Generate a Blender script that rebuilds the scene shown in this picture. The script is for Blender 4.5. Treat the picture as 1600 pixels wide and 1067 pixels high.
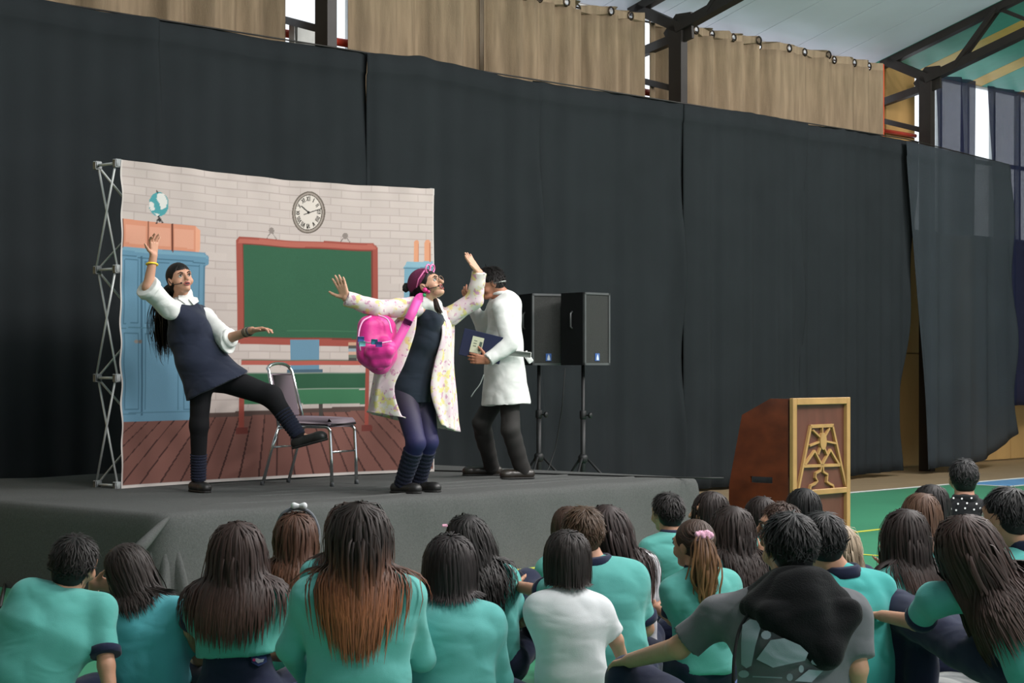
import bpy, math, random
import numpy as np
from mathutils import Vector
random.seed(7); rng = np.random.default_rng(11)
for o in list(bpy.data.objects): bpy.data.objects.remove(o)
scene = bpy.context.scene; COL = scene.collection
# ------------------------------------------------------------------ camera, world, lights, exposure
CAMH, FPX, HOR = 1.42, 3050.0, 573.0           # eye height, focal length in pixels of 1600x1067, horizon row
TH = math.radians(47.0); CU, SU = math.cos(TH), math.sin(TH)
cam = bpy.data.cameras.new('camera'); co = bpy.data.objects.new('camera', cam); COL.objects.link(co)
cam.sensor_width = 36; cam.lens = FPX/1600*36; cam.shift_y = (HOR-533.5)/1600; cam.clip_end = 300
co.location = (0, 0, CAMH); co.rotation_euler = (math.pi/2, 0, 0); scene.camera = co
def room(s, d, z):                              # hall coordinates: s along the curtain wall, d towards it
    return np.array([CU*s - SU*d, SU*s + CU*d, z])
w = bpy.data.worlds.new('daylight'); scene.world = w; w.use_nodes = True
bg = w.node_tree.nodes['Background']; bg.inputs[0].default_value = (0.86, 0.93, 1.0, 1); bg.inputs[1].default_value = 1.25
def area_light(name, s, d, z, sx, sy, power, tgt, col=(1, .955, .935)):
    L = bpy.data.lights.new(name, 'AREA'); L.shape = 'RECTANGLE'; L.size = sx; L.size_y = sy; L.energy = power; L.color = col
    o = bpy.data.objects.new(name, L); COL.objects.link(o); p = Vector(room(s, d, z)); o.location = p
    o.rotation_euler = (Vector(tgt)-p).to_track_quat('-Z', 'Y').to_euler(); return o
area_light('added_area_light', 7, 3.0, 7.6, 2.4, 1.2, 230, (-1.5, 13.5, 1.2))  # unseen area lights added under the roof as key and fill
area_light('added_area_light', 12, 2.5, 7.8, 2.4, 1.2, 380, (-1.0, 14.0, 1.0))
area_light('added_area_light', 18, 4.0, 7.4, 2.4, 1.2, 420, (2.5, 18.0, 1.0))
area_light('added_area_light', 22, 7.0, 7.0, 2.4, 1.2, 300, (5, 24.0, 2.0))
area_light('added_area_light', 7, -3.5, 7.6, 2.4, 1.2, 330, (0, 8.0, 0.3))
area_light('added_area_light', 13, 5.5, 7.0, 2.4, 1.2, 200, tuple(room(13, 5.5, 0)))
vs = scene.view_settings; vs.view_transform = 'Standard'; vs.look = 'None'; vs.exposure = 0.45; vs.gamma = 1.0; vs.use_curve_mapping = False
# ------------------------------------------------------------------ helpers
def at(x, y, Y): return np.array([(x-800)/FPX*Y, Y, CAMH-(y-HOR)/FPX*Y])
def s_at(x, d):
    k = (x-800)/FPX; return d*(SU+CU*k)/(CU-SU*k)
def wall_at(x, y, d):                           # (s, z) of the point of the plane d=const seen at pixel x, y
    s = s_at(x, d); Y = SU*s+CU*d; return s, CAMH-(y-HOR)*Y/FPX
def nrm(v): v = np.asarray(v, float); return v/max(np.linalg.norm(v), 1e-9)
def lin(c):
    if isinstance(c, str): c = [int(c[i:i+2], 16)/255 for i in (1, 3, 5)]
    return tuple(x/12.92 if x <= .04045 else ((x+.055)/1.055)**2.4 for x in c)
MATS = {}
def mat(name, col=None, rough=.6, var=.12, scale=6, bump=.0, bscale=60, metal=0, spec=.5, attr=None, sheen=0, transp=0, transl=0, stretch=None, col2=None, detail=4, folds=0):
    if name in MATS: return MATS[name]
    m = bpy.data.materials.new(name); m.use_nodes = True; nt = m.node_tree; N = nt.nodes; L = nt.links
    b = N['Principled BSDF']; b.inputs['Roughness'].default_value = rough; b.inputs['Metallic'].default_value = metal
    b.inputs['Specular IOR Level'].default_value = spec
    if sheen: b.inputs['Sheen Weight'].default_value = sheen; b.inputs['Sheen Roughness'].default_value = .5
    tc = N.new('ShaderNodeTexCoord'); mp = N.new('ShaderNodeMapping'); L.new(tc.outputs['Object'], mp.inputs[0])
    if stretch: mp.inputs['Scale'].default_value = stretch
    n1 = N.new('ShaderNodeTexNoise'); n1.inputs['Scale'].default_value = scale; n1.inputs['Detail'].default_value = detail; L.new(mp.outputs[0], n1.inputs['Vector'])
    if attr:
        at_ = N.new('ShaderNodeAttribute'); at_.attribute_name = attr; src = at_.outputs['Color']
        r = N.new('ShaderNodeMapRange'); r.inputs['To Min'].default_value = 1-var; r.inputs['To Max'].default_value = 1+var
        L.new(n1.outputs['Fac'], r.inputs['Value'])
        mx = N.new('ShaderNodeVectorMath'); mx.operation = 'SCALE'; L.new(src, mx.inputs[0]); L.new(r.outputs[0], mx.inputs['Scale']); out = mx.outputs[0]
    else:
        c = lin(col); c2 = lin(col2) if col2 else None
        rp = N.new('ShaderNodeValToRGB'); L.new(n1.outputs['Fac'], rp.inputs[0])
        rp.color_ramp.elements[0].position = .3; rp.color_ramp.elements[1].position = .7
        rp.color_ramp.elements[0].color = (*[min(1, x*(1-var)) for x in c], 1)
        rp.color_ramp.elements[1].color = (*(c2 or [min(1, x*(1+var)) for x in c]), 1); out = rp.outputs[0]
    L.new(out, b.inputs['Base Color'])
    if bump:
        n2 = N.new('ShaderNodeTexNoise'); n2.inputs['Scale'].default_value = bscale; n2.inputs['Detail'].default_value = 3; L.new(mp.outputs[0], n2.inputs['Vector'])
        bp = N.new('ShaderNodeBump'); bp.inputs['Strength'].default_value = bump; bp.inputs['Distance'].default_value = .01
        L.new(n2.outputs['Fac'], bp.inputs['Height']); L.new(bp.outputs[0], b.inputs['Normal'])
        if folds:                                # soft creases of worn cloth
            mp2 = N.new('ShaderNodeMapping'); mp2.inputs['Scale'].default_value = (1.1, 1.1, 1.9); mp2.inputs['Rotation'].default_value = (.35, .5, .2); L.new(tc.outputs['Object'], mp2.inputs[0])
            n3 = N.new('ShaderNodeTexNoise'); n3.inputs['Scale'].default_value = 4.2; n3.inputs['Detail'].default_value = 1.6; n3.inputs['Distortion'].default_value = .7; L.new(mp2.outputs[0], n3.inputs['Vector'])
            b3 = N.new('ShaderNodeBump'); b3.inputs['Strength'].default_value = folds; b3.inputs['Distance'].default_value = .06
            L.new(n3.outputs['Fac'], b3.inputs['Height']); L.new(b3.outputs[0], bp.inputs['Normal'])
    last = b.outputs[0]; mo = N['Material Output']
    if transl:
        t = N.new('ShaderNodeBsdfTranslucent'); L.new(out, t.inputs[0]); mx2 = N.new('ShaderNodeMixShader'); mx2.inputs[0].default_value = transl
        L.new(last, mx2.inputs[1]); L.new(t.outputs[0], mx2.inputs[2]); last = mx2.outputs[0]
    if transp:
        t = N.new('ShaderNodeBsdfTransparent'); mx2 = N.new('ShaderNodeMixShader'); mx2.inputs[0].default_value = transp
        L.new(last, mx2.inputs[1]); L.new(t.outputs[0], mx2.inputs[2]); last = mx2.outputs[0]
    L.new(last, mo.inputs[0]); MATS[name] = m; return m
def mkmesh(name, V, F, smooth=True, cols=None):
    me = bpy.data.meshes.new(name); V = np.asarray(V, np.float32).reshape(-1, 3)
    if isinstance(F, np.ndarray):
        n, q = F.shape
        me.vertices.add(len(V)); me.vertices.foreach_set('co', V.ravel())
        me.loops.add(n*q); me.loops.foreach_set('vertex_index', F.astype(np.int32).ravel())
        me.polygons.add(n); me.polygons.foreach_set('loop_start', np.arange(0, n*q, q, dtype=np.int32))
        me.update(calc_edges=True)
    else:
        me.from_pydata([tuple(map(float, v)) for v in V], [], [tuple(f) for f in F]); me.update()
    me.polygons.foreach_set('use_smooth', np.full(len(me.polygons), smooth)); 
    if cols is not None:
        a = me.color_attributes.new('col', 'FLOAT_COLOR', 'POINT'); c = np.ones((len(V), 4), np.float32); c[:, :3] = cols; a.data.foreach_set('color', c.ravel())
    return me
def obj(name, VF, m, parent=None, org=None, smooth=True, cols=None, sol=0):
    V, F = VF; V = np.asarray(V, float).reshape(-1, 3)
    if parent is not None: o0 = np.array(parent['_o'])
    else: o0 = np.array(org if org is not None else [V[:, 0].mean(), V[:, 1].mean(), V[:, 2].min()])
    me = mkmesh(name, V-o0, F, smooth, cols); me.materials.append(m)
    o = bpy.data.objects.new(name, me); COL.objects.link(o); o['_o'] = [float(x) for x in o0]
    if parent is not None: o.parent = parent
    else: o.location = o0
    if sol: md = o.modifiers.new('thickness', 'SOLIDIFY'); md.thickness = sol; md.offset = 0
    return o
def empty(name, loc):
    o = bpy.data.objects.new(name, None); COL.objects.link(o); o.location = loc; o['_o'] = [float(x) for x in loc]; o.empty_display_size = .1; return o
def tag(o, label=None, cat=None, group=None, kind=None):
    if label: o['label'] = label
    if cat: o['category'] = cat
    if group: o['group'] = group
    if kind: o['kind'] = kind
    return o
def join(*VFs):
    V = []; F = []; n = 0
    for v, f in VFs:
        v = np.asarray(v, float).reshape(-1, 3); V.append(v); F += [tuple(int(i)+n for i in q) for q in f]; n += len(v)
    return np.vstack(V), F
BF = [(0, 3, 2, 1), (4, 5, 6, 7), (0, 1, 5, 4), (1, 2, 6, 5), (2, 3, 7, 6), (3, 0, 4, 7)]
def box(c, hx, hy, hz, ax=None, bev=0):
    """box about c with half sizes along the axes ax (rows); bevelled edges when bev"""
    ax = np.eye(3) if ax is None else np.asarray(ax)
    if not bev:
        P = [(-1, -1, -1), (1, -1, -1), (1, 1, -1), (-1, 1, -1), (-1, -1, 1), (1, -1, 1), (1, 1, 1), (-1, 1, 1)]
        V = np.array(P, float)*[hx, hy, hz]; return V@ax+c, BF
    V = []; b = min(bev, hx*.9, hy*.9, hz*.9); idx = {}
    for sx in (-1, 1):
        for sy in (-1, 1):
            for sz in (-1, 1):
                for a in range(3):
                    h = [hx-b, hy-b, hz-b]; h[a] += b
                    idx[(sx, sy, sz, a)] = len(V); V.append([sx*h[0], sy*h[1], sz*h[2]])
    F = []
    for a in range(3):
        p, q = [i for i in range(3) if i != a]
        for sg in (-1, 1):
            ring = []
            for (u, v) in ((-1, -1), (1, -1), (1, 1), (-1, 1)):
                k = [0, 0, 0]; k[a] = sg; k[p] = u; k[q] = v; ring.append(idx[(*k, a)])
            if (sg > 0) == (a == 1): ring = ring[::-1]
            F.append(tuple(ring))
    for a in range(3):                    # edges along axis a
        p, q = [i for i in range(3) if i != a]
        for u in (-1, 1):
            for v in (-1, 1):
                k1 = [0, 0, 0]; k1[a] = -1; k1[p] = u; k1[q] = v; k2 = list(k1); k2[a] = 1
                F.append((idx[(*k1, p)], idx[(*k2, p)], idx[(*k2, q)], idx[(*k1, q)]))
    for sx in (-1, 1):
        for sy in (-1, 1):
            for sz in (-1, 1): F.append(tuple(idx[(sx, sy, sz, a)] for a in range(3)))
    return np.array(V)@ax+c, F
RA = np.array([[CU, SU, 0], [-SU, CU, 0], [0, 0, 1.]])          # rows: s axis, d axis, z
def rbox(s0, s1, d0, d1, z0, z1, bev=0):
    return box(room((s0+s1)/2, (d0+d1)/2, (z0+z1)/2), abs(s1-s0)/2, abs(d1-d0)/2, abs(z1-z0)/2, RA, bev)
def bar(p, q, wd, ht, up=(0, 0, 1)):
    p = np.asarray(p, float); q = np.asarray(q, float); a = nrm(q-p); b = nrm(np.cross(up, a)); c = np.cross(a, b)
    return box((p+q)/2, np.linalg.norm(q-p)/2, wd/2, ht/2, np.array([a, b, c]))
def tube(P, r, n=8, closed=False, cap=True):
    P = np.asarray(P, float); m = len(P); r = np.broadcast_to(np.asarray(r, float), (m,))
    T = np.zeros_like(P)
    for i in range(m):
        a = P[(i+1) % m] if closed or i < m-1 else P[i]; b = P[i-1] if closed or i > 0 else P[i]; T[i] = nrm(a-b)
    ref = np.array([0, 0, 1.]) if abs(T[0][2]) < .9 else np.array([1., 0, 0]); V = []; B = nrm(np.cross(T[0], ref))
    for i in range(m):
        B = nrm(B-T[i]*np.dot(B, T[i])); C = np.cross(T[i], B)
        for j in range(n):
            a = 2*math.pi*j/n; V.append(P[i]+r[i]*(math.cos(a)*B+math.sin(a)*C))
    F = []
    for i in range(m if closed else m-1):
        for j in range(n):
            i2 = (i+1) % m; F.append((i*n+j, i*n+(j+1) % n, i2*n+(j+1) % n, i2*n+j))
    if cap and not closed: F.append(tuple(range(n))[::-1]); F.append(tuple((m-1)*n+j for j in range(n)))
    return np.array(V), F
def arc(c, a, b, r0, r1, t0, t1, n): return [np.asarray(c)+np.asarray(a)*r0*math.cos(t)+np.asarray(b)*r1*math.sin(t) for t in np.linspace(t0, t1, n)]
def lathe(c, prof, n=16, ax=(0, 0, 1)):
    ax = nrm(ax); ref = np.array([1., 0, 0]) if abs(ax[0]) < .9 else np.array([0, 1., 0]); A = nrm(np.cross(ax, ref)); B = np.cross(ax, A); V = []; F = []
    for r, z in prof:
        for j in range(n): t = 2*math.pi*j/n; V.append(np.asarray(c)+ax*z+r*(math.cos(t)*A+math.sin(t)*B))
    for i in range(len(prof)-1):
        for j in range(n): F.append((i*n+j, i*n+(j+1) % n, (i+1)*n+(j+1) % n, (i+1)*n+j))
    F.append(tuple(range(n))[::-1]); F.append(tuple((len(prof)-1)*n+j for j in range(n)))
    return np.array(V), F
def prism(poly, o, ea, eb, en, t):
    """polygon (a, b) in the plane through o with axes ea, eb, extruded from 0 to t along en"""
    n = len(poly); V = [np.asarray(o)+a*np.asarray(ea)+b*np.asarray(eb) for a, b in poly]; V += [v+t*np.asarray(en) for v in V]
    F = [tuple(range(n))[::-1], tuple(range(n, 2*n))]+[(i, (i+1) % n, n+(i+1) % n, n+i) for i in range(n)]
    return np.array(V), F
def gridmesh(fn, us, vs_):
    V = np.array([[fn(u, v) for u in us] for v in vs_]).reshape(-1, 3); nu, nv = len(us), len(vs_)
    i, j = np.meshgrid(np.arange(nu-1), np.arange(nv-1)); a = (j*nu+i).ravel()
    return V, np.stack([a, a+1, a+nu+1, a+nu], 1)
# ------------------------------------------------------------------ implicit surfaces (for bodies and clothes)
class Field:
    def __init__(s, h=.006): s.p = []; s.h = h
    def cone(s, a, b, ra, rb=None, k=.02, side=None, w=1., cuts=(), op='u'):
        rb = ra if rb is None else rb; s.p.append(('c', np.asarray(a, float), np.asarray(b, float), float(ra), float(rb), k, None if side is None else nrm(side), w, cuts, op)); return s
    def ell(s, c, r, R=None, k=.02, op='u'):
        s.p.append(('e', np.asarray(c, float), np.asarray(r, float), np.eye(3) if R is None else np.asarray(R, float), k, op)); return s
    @staticmethod
    def dist(p, x, y, z):
        if p[0] == 'c':
            _, a, b, ra, rb, k, side, w, cuts, op = p; ba = b-a; L2 = max(float(ba@ba), 1e-8)
            px, py, pz = x-a[0], y-a[1], z-a[2]
            t = np.clip((px*ba[0]+py*ba[1]+pz*ba[2])/L2, 0, 1)
            qx, qy, qz = px-t*ba[0], py-t*ba[1], pz-t*ba[2]
            if side is not None and w != 1:
                cc = (qx*side[0]+qy*side[1]+qz*side[2])*(1-1/w); qx, qy, qz = qx-cc*side[0], qy-cc*side[1], qz-cc*side[2]
            d = np.sqrt(qx*qx+qy*qy+qz*qz)-(ra+(rb-ra)*t)
            for cp, cn in cuts: d = np.maximum(d, (x-cp[0])*cn[0]+(y-cp[1])*cn[1]+(z-cp[2])*cn[2])
            return d
        _, c, r, R, k, op = p; px, py, pz = x-c[0], y-c[1], z-c[2]; e = 0
        for i in range(3): e = e+((px*R[i][0]+py*R[i][1]+pz*R[i][2])/r[i])**2
        return (np.sqrt(e)-1)*float(min(r))
    @staticmethod
    def comb(f, d, k, op):
        if op == 's':
            h = np.clip(k-np.abs(f+d), 0, None)/max(k, 1e-6); return np.maximum(f, -d)+h*h*k*.25
        h = np.clip(k-np.abs(f-d), 0, None)/max(k, 1e-6); return np.minimum(f, d)-h*h*k*.25
    def bb(s, p):
        m = 2.5*s.h
        if p[0] == 'c': rr = max(p[3], p[4])*max(p[7], 1)+p[5]+m; return np.minimum(p[1], p[2])-rr, np.maximum(p[1], p[2])+rr
        rr = max(p[2])+p[4]+m; return p[1]-rr, p[1]+rr
    def at(s, P):
        f = np.full(len(P), 1.0)
        for p in s.p: f = s.comb(f, s.dist(p, P[:, 0], P[:, 1], P[:, 2]), p[5] if p[0] == 'c' else p[4], p[-1])
        return f
    def grad(s, P, e=.004):
        f = s.at(P); g = np.stack([s.at(P+np.eye(3)[i]*e)-f for i in range(3)], 1); return f, g/np.maximum(np.linalg.norm(g, axis=1, keepdims=True), 1e-9)
    def mesh(s, cuts=(), wr=0, wf=14, seed=0, wz=1.):
        h = s.h; bbs = [s.bb(p) for p in s.p]; U = [b for b, p in zip(bbs, s.p) if p[-1] != 's']
        lo = np.min([b[0] for b in U], 0); hi = np.max([b[1] for b in U], 0); n = np.ceil((hi-lo)/h).astype(int)+2
        f = np.full(n, .2, np.float32); ax = [(lo[i]+h*np.arange(n[i])).astype(np.float32) for i in range(3)]
        for p, (a, b) in zip(s.p, bbs):
            i0 = np.clip(np.floor((a-lo)/h).astype(int), 0, n); i1 = np.clip(np.ceil((b-lo)/h).astype(int)+1, 0, n)
            if (i1 <= i0).any(): continue
            sl = tuple(slice(i0[i], i1[i]) for i in range(3))
            d = s.dist(p, ax[0][sl[0]][:, None, None], ax[1][sl[1]][None, :, None], ax[2][sl[2]][None, None, :]).astype(np.float32)
            f[sl] = s.comb(f[sl], d, p[5] if p[0] == 'c' else p[4], p[-1])
        for cp, cn in cuts:
            f = np.maximum(f, (((ax[0]-cp[0])*cn[0])[:, None, None]+((ax[1]-cp[1])*cn[1])[None, :, None]+((ax[2]-cp[2])*cn[2])[None, None, :]).astype(np.float32))
        V, Q = nets(f); V = lo+V*h
        if wr and len(V):
            Nn = vnormals(V, Q); r = np.random.default_rng(seed); a = np.zeros(len(V))
            for i in range(7):
                kv = r.normal(size=3)*wf*(.6+.35*i); kv[2] *= wz; a += np.sin(V@kv+r.uniform(0, 6.3))/(1+.35*i)
            a = a/3.; V = V+Nn*(wr*(np.abs(a)*2-1))[:, None]
        return V, Q
def nets(f):
    s = f < 0; c = s.astype(np.int8); c = c[:-1]+c[1:]; c = c[:, :-1]+c[:, 1:]; c = c[:, :, :-1]+c[:, :, 1:]
    act = (c > 0) & (c < 8); idx = np.argwhere(act); n = len(idx)
    if n == 0: return np.zeros((0, 3)), np.zeros((0, 4), int)
    cs = np.array([(i, j, k) for i in (0, 1) for j in (0, 1) for k in (0, 1)])
    val = np.stack([f[idx[:, 0]+a, idx[:, 1]+b, idx[:, 2]+d] for a, b, d in cs], 1).astype(np.float64)
    acc = np.zeros((n, 3)); cnt = np.zeros(n)
    for i in range(8):
        for j in range(i+1, 8):
            if np.abs(cs[i]-cs[j]).sum() != 1: continue
            m = (val[:, i] < 0) != (val[:, j] < 0); t = np.where(m, val[:, i]/np.where(m, val[:, i]-val[:, j], 1), 0)
            acc += m[:, None]*(cs[i]+t[:, None]*(cs[j]-cs[i])); cnt += m
    V = idx+acc/cnt[:, None]; idg = np.full(act.shape, -1, np.int32); idg[act] = np.arange(n); Q = []
    for a in range(3):
        b, d = (a+1) % 3, (a+2) % 3
        s0 = np.take(s, range(s.shape[a]-1), a); s1 = np.take(s, range(1, s.shape[a]), a); e = np.argwhere(s0 != s1)
        e = e[(e[:, b] > 0) & (e[:, d] > 0) & (e[:, b] < s.shape[b]-1) & (e[:, d] < s.shape[d]-1)]
        fl = s[e[:, 0], e[:, 1], e[:, 2]]
        def g(ob, od): q = e.copy(); q[:, b] += ob; q[:, d] += od; return idg[q[:, 0], q[:, 1], q[:, 2]]
        q = np.stack([g(-1, -1), g(0, -1), g(0, 0), g(-1, 0)], 1); q[~fl] = q[~fl][:, ::-1]; Q.append(q)
    return V, np.vstack(Q)
def vnormals(V, Q):
    n = np.cross(V[Q[:, 2]]-V[Q[:, 0]], V[Q[:, 3]]-V[Q[:, 1]]); N = np.zeros_like(V)
    for i in range(4):
        for a in range(3): N[:, a] += np.bincount(Q[:, i], n[:, a], len(V))
    return N/np.maximum(np.linalg.norm(N, axis=1, keepdims=True), 1e-12)
# ------------------------------------------------------------------ setting
M_green = mat('court_paint', '#448d6b', rough=.3, var=.12, scale=.8, bump=.05, bscale=9, detail=8)
M_wood_floor = mat('pale_wood_floor', '#8d7a5f', rough=.45, var=.15, scale=3, stretch=(1, 6, 1))
M_line = {'white': mat('white_line_paint', '#d8dcd8', .4), 'yellow': mat('yellow_line_paint', '#c8c648', .4), 'blue': mat('blue_zone_paint', '#5c93c2', .35)}
M_ply = mat('plywood', '#b8925a', .6, .12, 2.2, stretch=(1, 1, .25), detail=8)
M_wallpaint = mat('wall_paint', '#a88d62', .75, .08)
M_ceil = mat('ceiling_panel_grey', '#c9d0dc', .55, .04, 1.2)
M_teal = mat('ceiling_panel_teal', '#3aa08c', .45, .06); M_yel = mat('ceiling_panel_yellow', '#dcb24c', .45, .06)
M_steel = mat('black_steel', '#26221f', .5, .2, 5, metal=.2)
M_frame = mat('window_frame_paint', '#b9bdbd', .5)
M_glass = mat('window_glass', '#dfe8ee', .08, .02, transp=.93)
M_black = mat('black_drape', '#25292b', .95, .10, 1.5, bump=.25, bscale=260, spec=.1, transp=.03)
M_sheerblack = mat('sheer_black_drape', '#343a3e', .95, .10, 1.5, bump=.25, bscale=260, spec=.1, transp=.16)
M_navy_sheer = mat('navy_sheer', '#24283f', .9, .12, 2, spec=.1, transp=.30, transl=.12)
M_brown = mat('burlap_curtain', '#94826a', .9, .2, 5, bump=.5, bscale=90, stretch=(3, 3, .35), spec=.15, transl=.22, detail=8)
M_red = mat('red_pipe_paint', '#c2402f', .4, .08)
M_box = mat('grey_box_paint', '#b9bab4', .5)
fl = obj('floor', rbox(-14, 44, -16, 12.2, -.1, 0), M_green, smooth=False); tag(fl, 'green painted sports court floor with coloured lines', kind='structure')
f2 = obj('floor', rbox(-14, 44, 12.2, 15.2, -.1, -.002), M_wood_floor, smooth=False); tag(f2, 'bare brown wooden floor strip behind the white court line', kind='structure')
def line(s0, s1, d0, d1, c, z=.002): obj('painted_line', rbox(s0, s1, d0, d1, z, z+.0015), M_line[c], fl, smooth=False)
line(-14, 44, 12.15, 12.25, 'white', .004); line(-14, 44, 9.24, 9.30, 'yellow'); line(12.57, 12.62, -4, 9.24, 'yellow')
line(21.0, 44, 11.5, 12.15, 'blue'); line(20.93, 21.0, 11.5, 12.15, 'white', .003); line(20.93, 44, 11.43, 11.5, 'white', .003)
# curtain wall: solid below the windows, strip of windows above
wb = obj('wall_back', join(rbox(-14, 24.25, 14.8, 14.95, 0, 4.6), rbox(24.25, 44, 14.8, 14.95, 0, 3.35), rbox(-14, 44, 14.8, 14.95, 5.62, 6.2), rbox(23.4, 24.25, 14.8, 14.95, 4.6, 5.62)), M_wallpaint, smooth=False)
tag(wb, 'tan back wall of the hall below the high windows', kind='structure')
for s0, s1, z0, z1 in [(23.5, 24.25, 4.0, 5.6), (23.5, 24.25, 3.32, 3.98), (22.42, 23.42, 1.9, 3.98), (21.4, 22.40, .02, 2.4), (22.42, 23.42, .02, 1.88), (23.44, 24.6, .02, 1.6), (23.44, 24.6, 1.62, 3.3), (24.62, 25.8, .02, 1.6), (24.62, 25.8, 1.62, 3.3), (25.82, 27, .02, 1.6), (27.02, 28.2, .02, 1.6)]:
    obj('plywood_sheet', rbox(s0, s1, 14.77, 14.8, z0, z1), M_ply, wb, smooth=False)
def window(n, s0, s1, z0, z1, nx, nz):
    fr = []; 
    for i in range(nx+1): s = s0+(s1-s0)*i/nx; fr.append(rbox(s-.03, s+.03, 14.8, 14.88, z0, z1))
    for j in range(nz+1): z = z0+(z1-z0)*j/nz; fr.append(rbox(s0, s1, 14.81, 14.87, z-.03, z+.03))
    o = obj('window_%d' % n, join(*fr), M_frame, smooth=False); tag(o, kind='structure')
    for i in range(nx):
        for j in range(nz):
            a = s0+(s1-s0)*i/nx; b = s0+(s1-s0)*(i+1)/nx; c = z0+(z1-z0)*j/nz; e = z0+(z1-z0)*(j+1)/nz
            obj('pane', rbox(a+.03, b-.03, 14.835, 14.845, c+.03, e-.03), M_glass, o, smooth=False)
window(1, 7.0, 12.4, 4.6, 5.62, 5, 1); window(2, 12.4, 17.8, 4.6, 5.62, 5, 1); window(3, 17.8, 23.4, 4.6, 5.62, 5, 1); window(4, 24.25, 32, 3.35, 5.62, 10, 2)
# the far side and ends of the hall (out of view; the camera side is left open to let daylight in as frontal fill)
EAVE, ROOFM = 5.62, .32
def ceilz(d): return EAVE+ROOFM*(14.8-d) if d > 0 else EAVE+ROOFM*(14.8+d)
tag(obj('wall_left', prism([(-16, 0), (15, 0), (15, 5.6), (0, 10.4), (-16, 5.6)], room(-14, 0, 0), room(0, 1, 0), (0, 0, 1), room(-.15, 0, 0), 1), M_wallpaint, smooth=False), kind='structure')
tag(obj('wall_right', prism([(-16, 0), (15, 0), (15, 5.6), (0, 10.4), (-16, 5.6)], room(44, 0, 0), room(0, 1, 0), (0, 0, 1), room(.15, 0, 0), 1), M_wallpaint, smooth=False), kind='structure')
ce = obj('ceiling', join(prism([(-14, 0), (44, 0), (44, .1), (-14, .1)], room(0, 14.95, ceilz(14.95)+.06), room(1, 0, 0), (0, 0, 1), room(0, -14.95, ceilz(0)-ceilz(14.95)), 1),
        prism([(-14, 0), (44, 0), (44, .1), (-14, .1)], room(0, -16, ceilz(-16)+.06), room(1, 0, 0), (0, 0, 1), room(0, 16, ceilz(0)-ceilz(-16)), 1)), M_ceil, smooth=False)
tag(ce, 'sloping hall ceiling of pale panels with a green and yellow striped bay', kind='structure')
def cpanel(s0, s1, d0, d1, m):
    o = room(0, d0, ceilz(d0)); e = room(0, d1, ceilz(d1)); obj('ceiling_panel', prism([(s0+.006, 0), (s1-.006, 0), (s1-.006, .05), (s0+.006, .05)], o, room(1, 0, 0), (0, 0, 1), e-o, 1), m, ce, smooth=False)
s = 12.5
while s < 23.2:
    for d0, d1 in ((14.8, 12.35), (12.34, 9.9), (9.89, 7.0)): cpanel(s, min(s+.98, 23.22), d0, d1, M_ceil)
    s += .98
s = 23.24; i = 0
while s < 34:
    wd = (1.05, .42)[i % 2]
    for d0, d1 in ((14.8, 11.6), (11.59, 8.4)): cpanel(s, s+wd, d0, d1, (M_teal, M_yel)[i % 2])
    s += wd; i += 1
# steel frames: post, chords, webs and struts to the wall
def truss(s0, label):
    t = empty('roof_truss', room(s0, 14.0, 0)); tag(t, label, 'truss', 'steel roof trusses')
    def pt(d, z, ds=0): return room(s0+ds, d, z)
    obj('post', rbox(s0-.06, s0+.06, 13.91, 14.09, 0, 5.36), M_steel, t, smooth=False)
    obj('gusset', prism([(13.78, 5.2), (14.1, 5.12), (14.2, 5.3), (14.02, 5.5), (13.8, 5.5)], room(s0-.02, 0, 0), room(0, 1, 0), (0, 0, 1), room(.04, 0, 0), 1), M_steel, t, smooth=False)
    obj('top_chord', bar(pt(14.7, ceilz(14.7)-.05), pt(3, ceilz(3)-.05), .12, .1), M_steel, t, smooth=False)
    obj('bottom_chord', bar(pt(14.0, 5.33), pt(3, 5.33+.32*11), .14, .11), M_steel, t, smooth=False)
    obj('knee', bar(pt(14.6, ceilz(14.6)-.05), pt(13.95, 5.33), .12, .12), M_steel, t, smooth=False)
    obj('wall_strut', bar(pt(13.95, 5.24), pt(14.8, 5.06), .1, .1), M_steel, t, smooth=False)
    obj('wall_strut', bar(pt(14.8, 4.86), pt(13.98, 4.62), .07, .07), M_steel, t, smooth=False)
    d = 13.55; up = True
    while d > 4:
        lo, hi = pt(d, 5.33+.32*(14-d)), pt(d-.62, ceilz(d-.62)-.05)
        if not up: lo, hi = pt(d-.62, 5.33+.32*(14-d+.62)), pt(d, ceilz(d)-.05)
        for ds in ((-.05, .05) if up else (0,)): obj('web', bar(lo+room(ds, 0, 0), hi+room(ds, 0, 0), .05, .05), M_steel, t, smooth=False)
        d -= .62; up = not up
truss(12.41, 'black steel post in front of the bright window above the backdrop'); truss(17.83, 'black steel post and truss between the two middle brown curtains'); truss(23.30, 'black steel truss at the right under the green striped ceiling')
# red pipe and grey box on the window sill
tag(obj('water_pipe', join(tube([room(5, 14.73, 4.70), room(22.6, 14.73, 4.70)], .042), tube([room(22.6, 14.73, 4.70), room(24.2, 14.73, 4.70)], .03)), M_red), 'red pipe running along the wall under the high windows', 'pipe')
tag(obj('fire_hose_pipe', tube([room(s_at(1376, 14.55), 14.55, 3.8), room(s_at(1376, 14.55), 14.55, 5.56)], .05), mat('orange_red_paint', '#e0512e', .4)), 'upright orange red pipe beside the last brown curtain', 'pipe')
sb, zb = wall_at(478, 55, 14.5)
jb = obj('junction_box', rbox(sb-.14, sb+.16, 14.5, 14.6, zb-.1, zb+.1, .01), M_box); tag(jb, 'pale grey junction box on the red pipe beside the steel post', 'box')
obj('lid', rbox(sb-.12, sb+.14, 14.485, 14.5, zb-.08, zb+.08), M_box, jb, smooth=False)
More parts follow.
